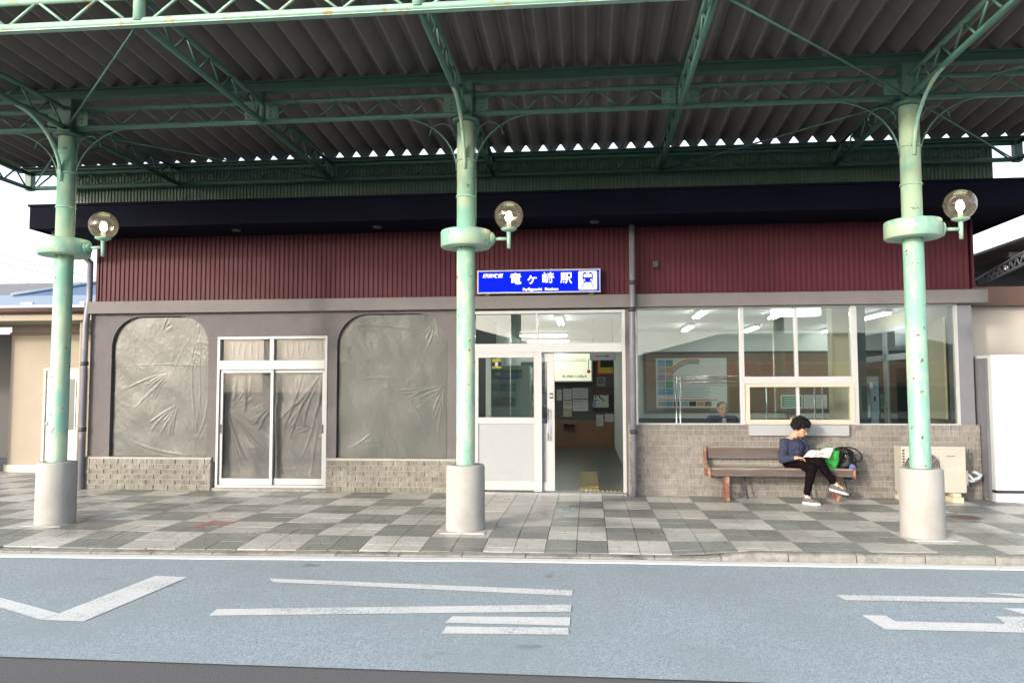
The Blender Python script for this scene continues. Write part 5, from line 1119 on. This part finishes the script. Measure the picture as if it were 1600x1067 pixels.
# --- people waiting inside on benches, seen through the glass
def sitter(x, y, seat, s, label, coat, shirt, skin, hat=False, turn=0.0):
    p = thing('person', label, 'person', (x, y, 0)); f = Vector((math.sin(turn), -math.cos(turn), 0)); r = Vector((-f.y, f.x, 0))*-1
    B = lambda a, b, c: Vector((x, y, seat))+r*a*s+f*b*s+Vector((0, 0, c*s))
    c = B(0, .03, .755); R = frame3((f.x, f.y, -.06), (0, 0, 1)); nk = B(0, 0, .655)
    bd = head_prims(c, R, s)+[('c', nk, .055*s, c+Vector((0, 0, -.04)), .05*s), ('c', B(0, 0, .50), .12*s, B(0, 0, .12), .12*s)]
    ct = [('c', nk+Vector((0, 0, -.05)), .07*s, B(0, 0, .46), .145*s), ('c', B(0, 0, .46), .15*s, B(0, 0, .10), .145*s)]; tr = [('e', B(0, .03, .06), (.17*s, .14*s, .09*s))]
    for q in (-1, 1):
        sh_, el, wr_ = B(.175*q, 0, .605), B(.215*q, .03, .30), B(.12*q, .25, .20); hp_, kn, an_ = B(.09*q, .05, .07), B(.11*q, .42, .09), B(.11*q, .44, -.32)
        bd += [('c', B(0, 0, .55), .05*s, sh_, .045*s), ('c', sh_, .045*s, el, .036*s), ('c', el, .034*s, wr_, .024*s), ('c', hp_, .08*s, kn, .055*s), ('c', kn, .05*s, an_, .03*s)]+hand_prims(wr_, f+r*(-.3*q), (0, 0, -1), s, .4, side=q)
        ct += [('c', B(.03*q, 0, .615), .06*s, sh_, .062*s), ('c', sh_, .068*s, el, .056*s), ('c', el, .055*s, wr_+(el-wr_)*.15, .042*s)]
        tr += [('c', hp_, .095*s, kn, .07*s), ('c', kn, .068*s, an_, .05*s)]
        MB().ell(an_+f*.06*s+Vector((0, 0, -.045*s)), (.05*s, .12*s, .035*s), 14, 8, frame3(f, (0, 0, 1))).build('shoe', M['ink'], p)
    blob(bd, 'body', skin, p, .0065*s, 3); blob(ct, 'jacket', coat, p, .009, 4, wr=.01, wf=9, seed=x); blob(tr, 'trousers', M['ink'], p, .010, 4)
    if shirt: blob([('c', B(0, .10, .60), .035*s, B(0, .135, .16), .05*s)], 'shirt', shirt, p, .008, 3)
    face_bits(c, R, p, s, hat)
    if hat:
        P = lambda a, b, d: c+R@Vector((a*s, b*s, d*s)); hm = MB()
        hm.lathe([(.135*s, c.z+.035*s), (.10*s, c.z+.05*s), (.092*s, c.z+.10*s), (.075*s, c.z+.135*s), (0, c.z+.14*s)], c.x, c.y, 28).build('hat', M['hat'], p)
        blob([('e', P(0, .075, -.045), (.050*s, .032*s, .042*s), R)], 'face_mask', M['mask'], p, .006, 3); blob([('e', P(0, -.03, 0), (.085*s, .08*s, .09*s), R)], 'hair', M['hair_g'], p, .008, 2)
    else: blob([('e', c+R@Vector((0, -.028*s, .052*s)), (.079*s, .088*s, .072*s), R)], 'hair', M['hair_g'], p, .006, 2, wr=.003, wf=50)
    return p
ib = thing('waiting_seat', 'plain bench inside under the waiting room window', 'bench', (2.6, .85, 0))
MB().box(1.4, 3.5, .72, 1.12, .39, .43).build('seat', M['wains'], ib, .005); [MB().box(x-.03, x+.03, .76, 1.08, .018, .39).build('leg', M['ink'], ib) for x in (1.5, 2.45, 3.4)]
MB().box(1.4, 3.5, 1.10, 1.13, .55, .80).build('backrest', M['wains'], ib, .005); [MB().box(x-.02, x+.02, 1.08, 1.10, .43, .80).build('back_post', M['ink'], ib) for x in (1.5, 3.4)]
sitter(2.02, .93, .43, .99, 'man with short dark hair, navy jacket and striped shirt seated behind the window', M['navy_coat'], M['stripe_shirt'], M['skin_d'], turn=.15)
sitter(3.06, .95, .43, .86, 'person in black bucket hat and white mask behind the low sliding window', M['ink'], None, M['skin'], hat=True, turn=-.1)
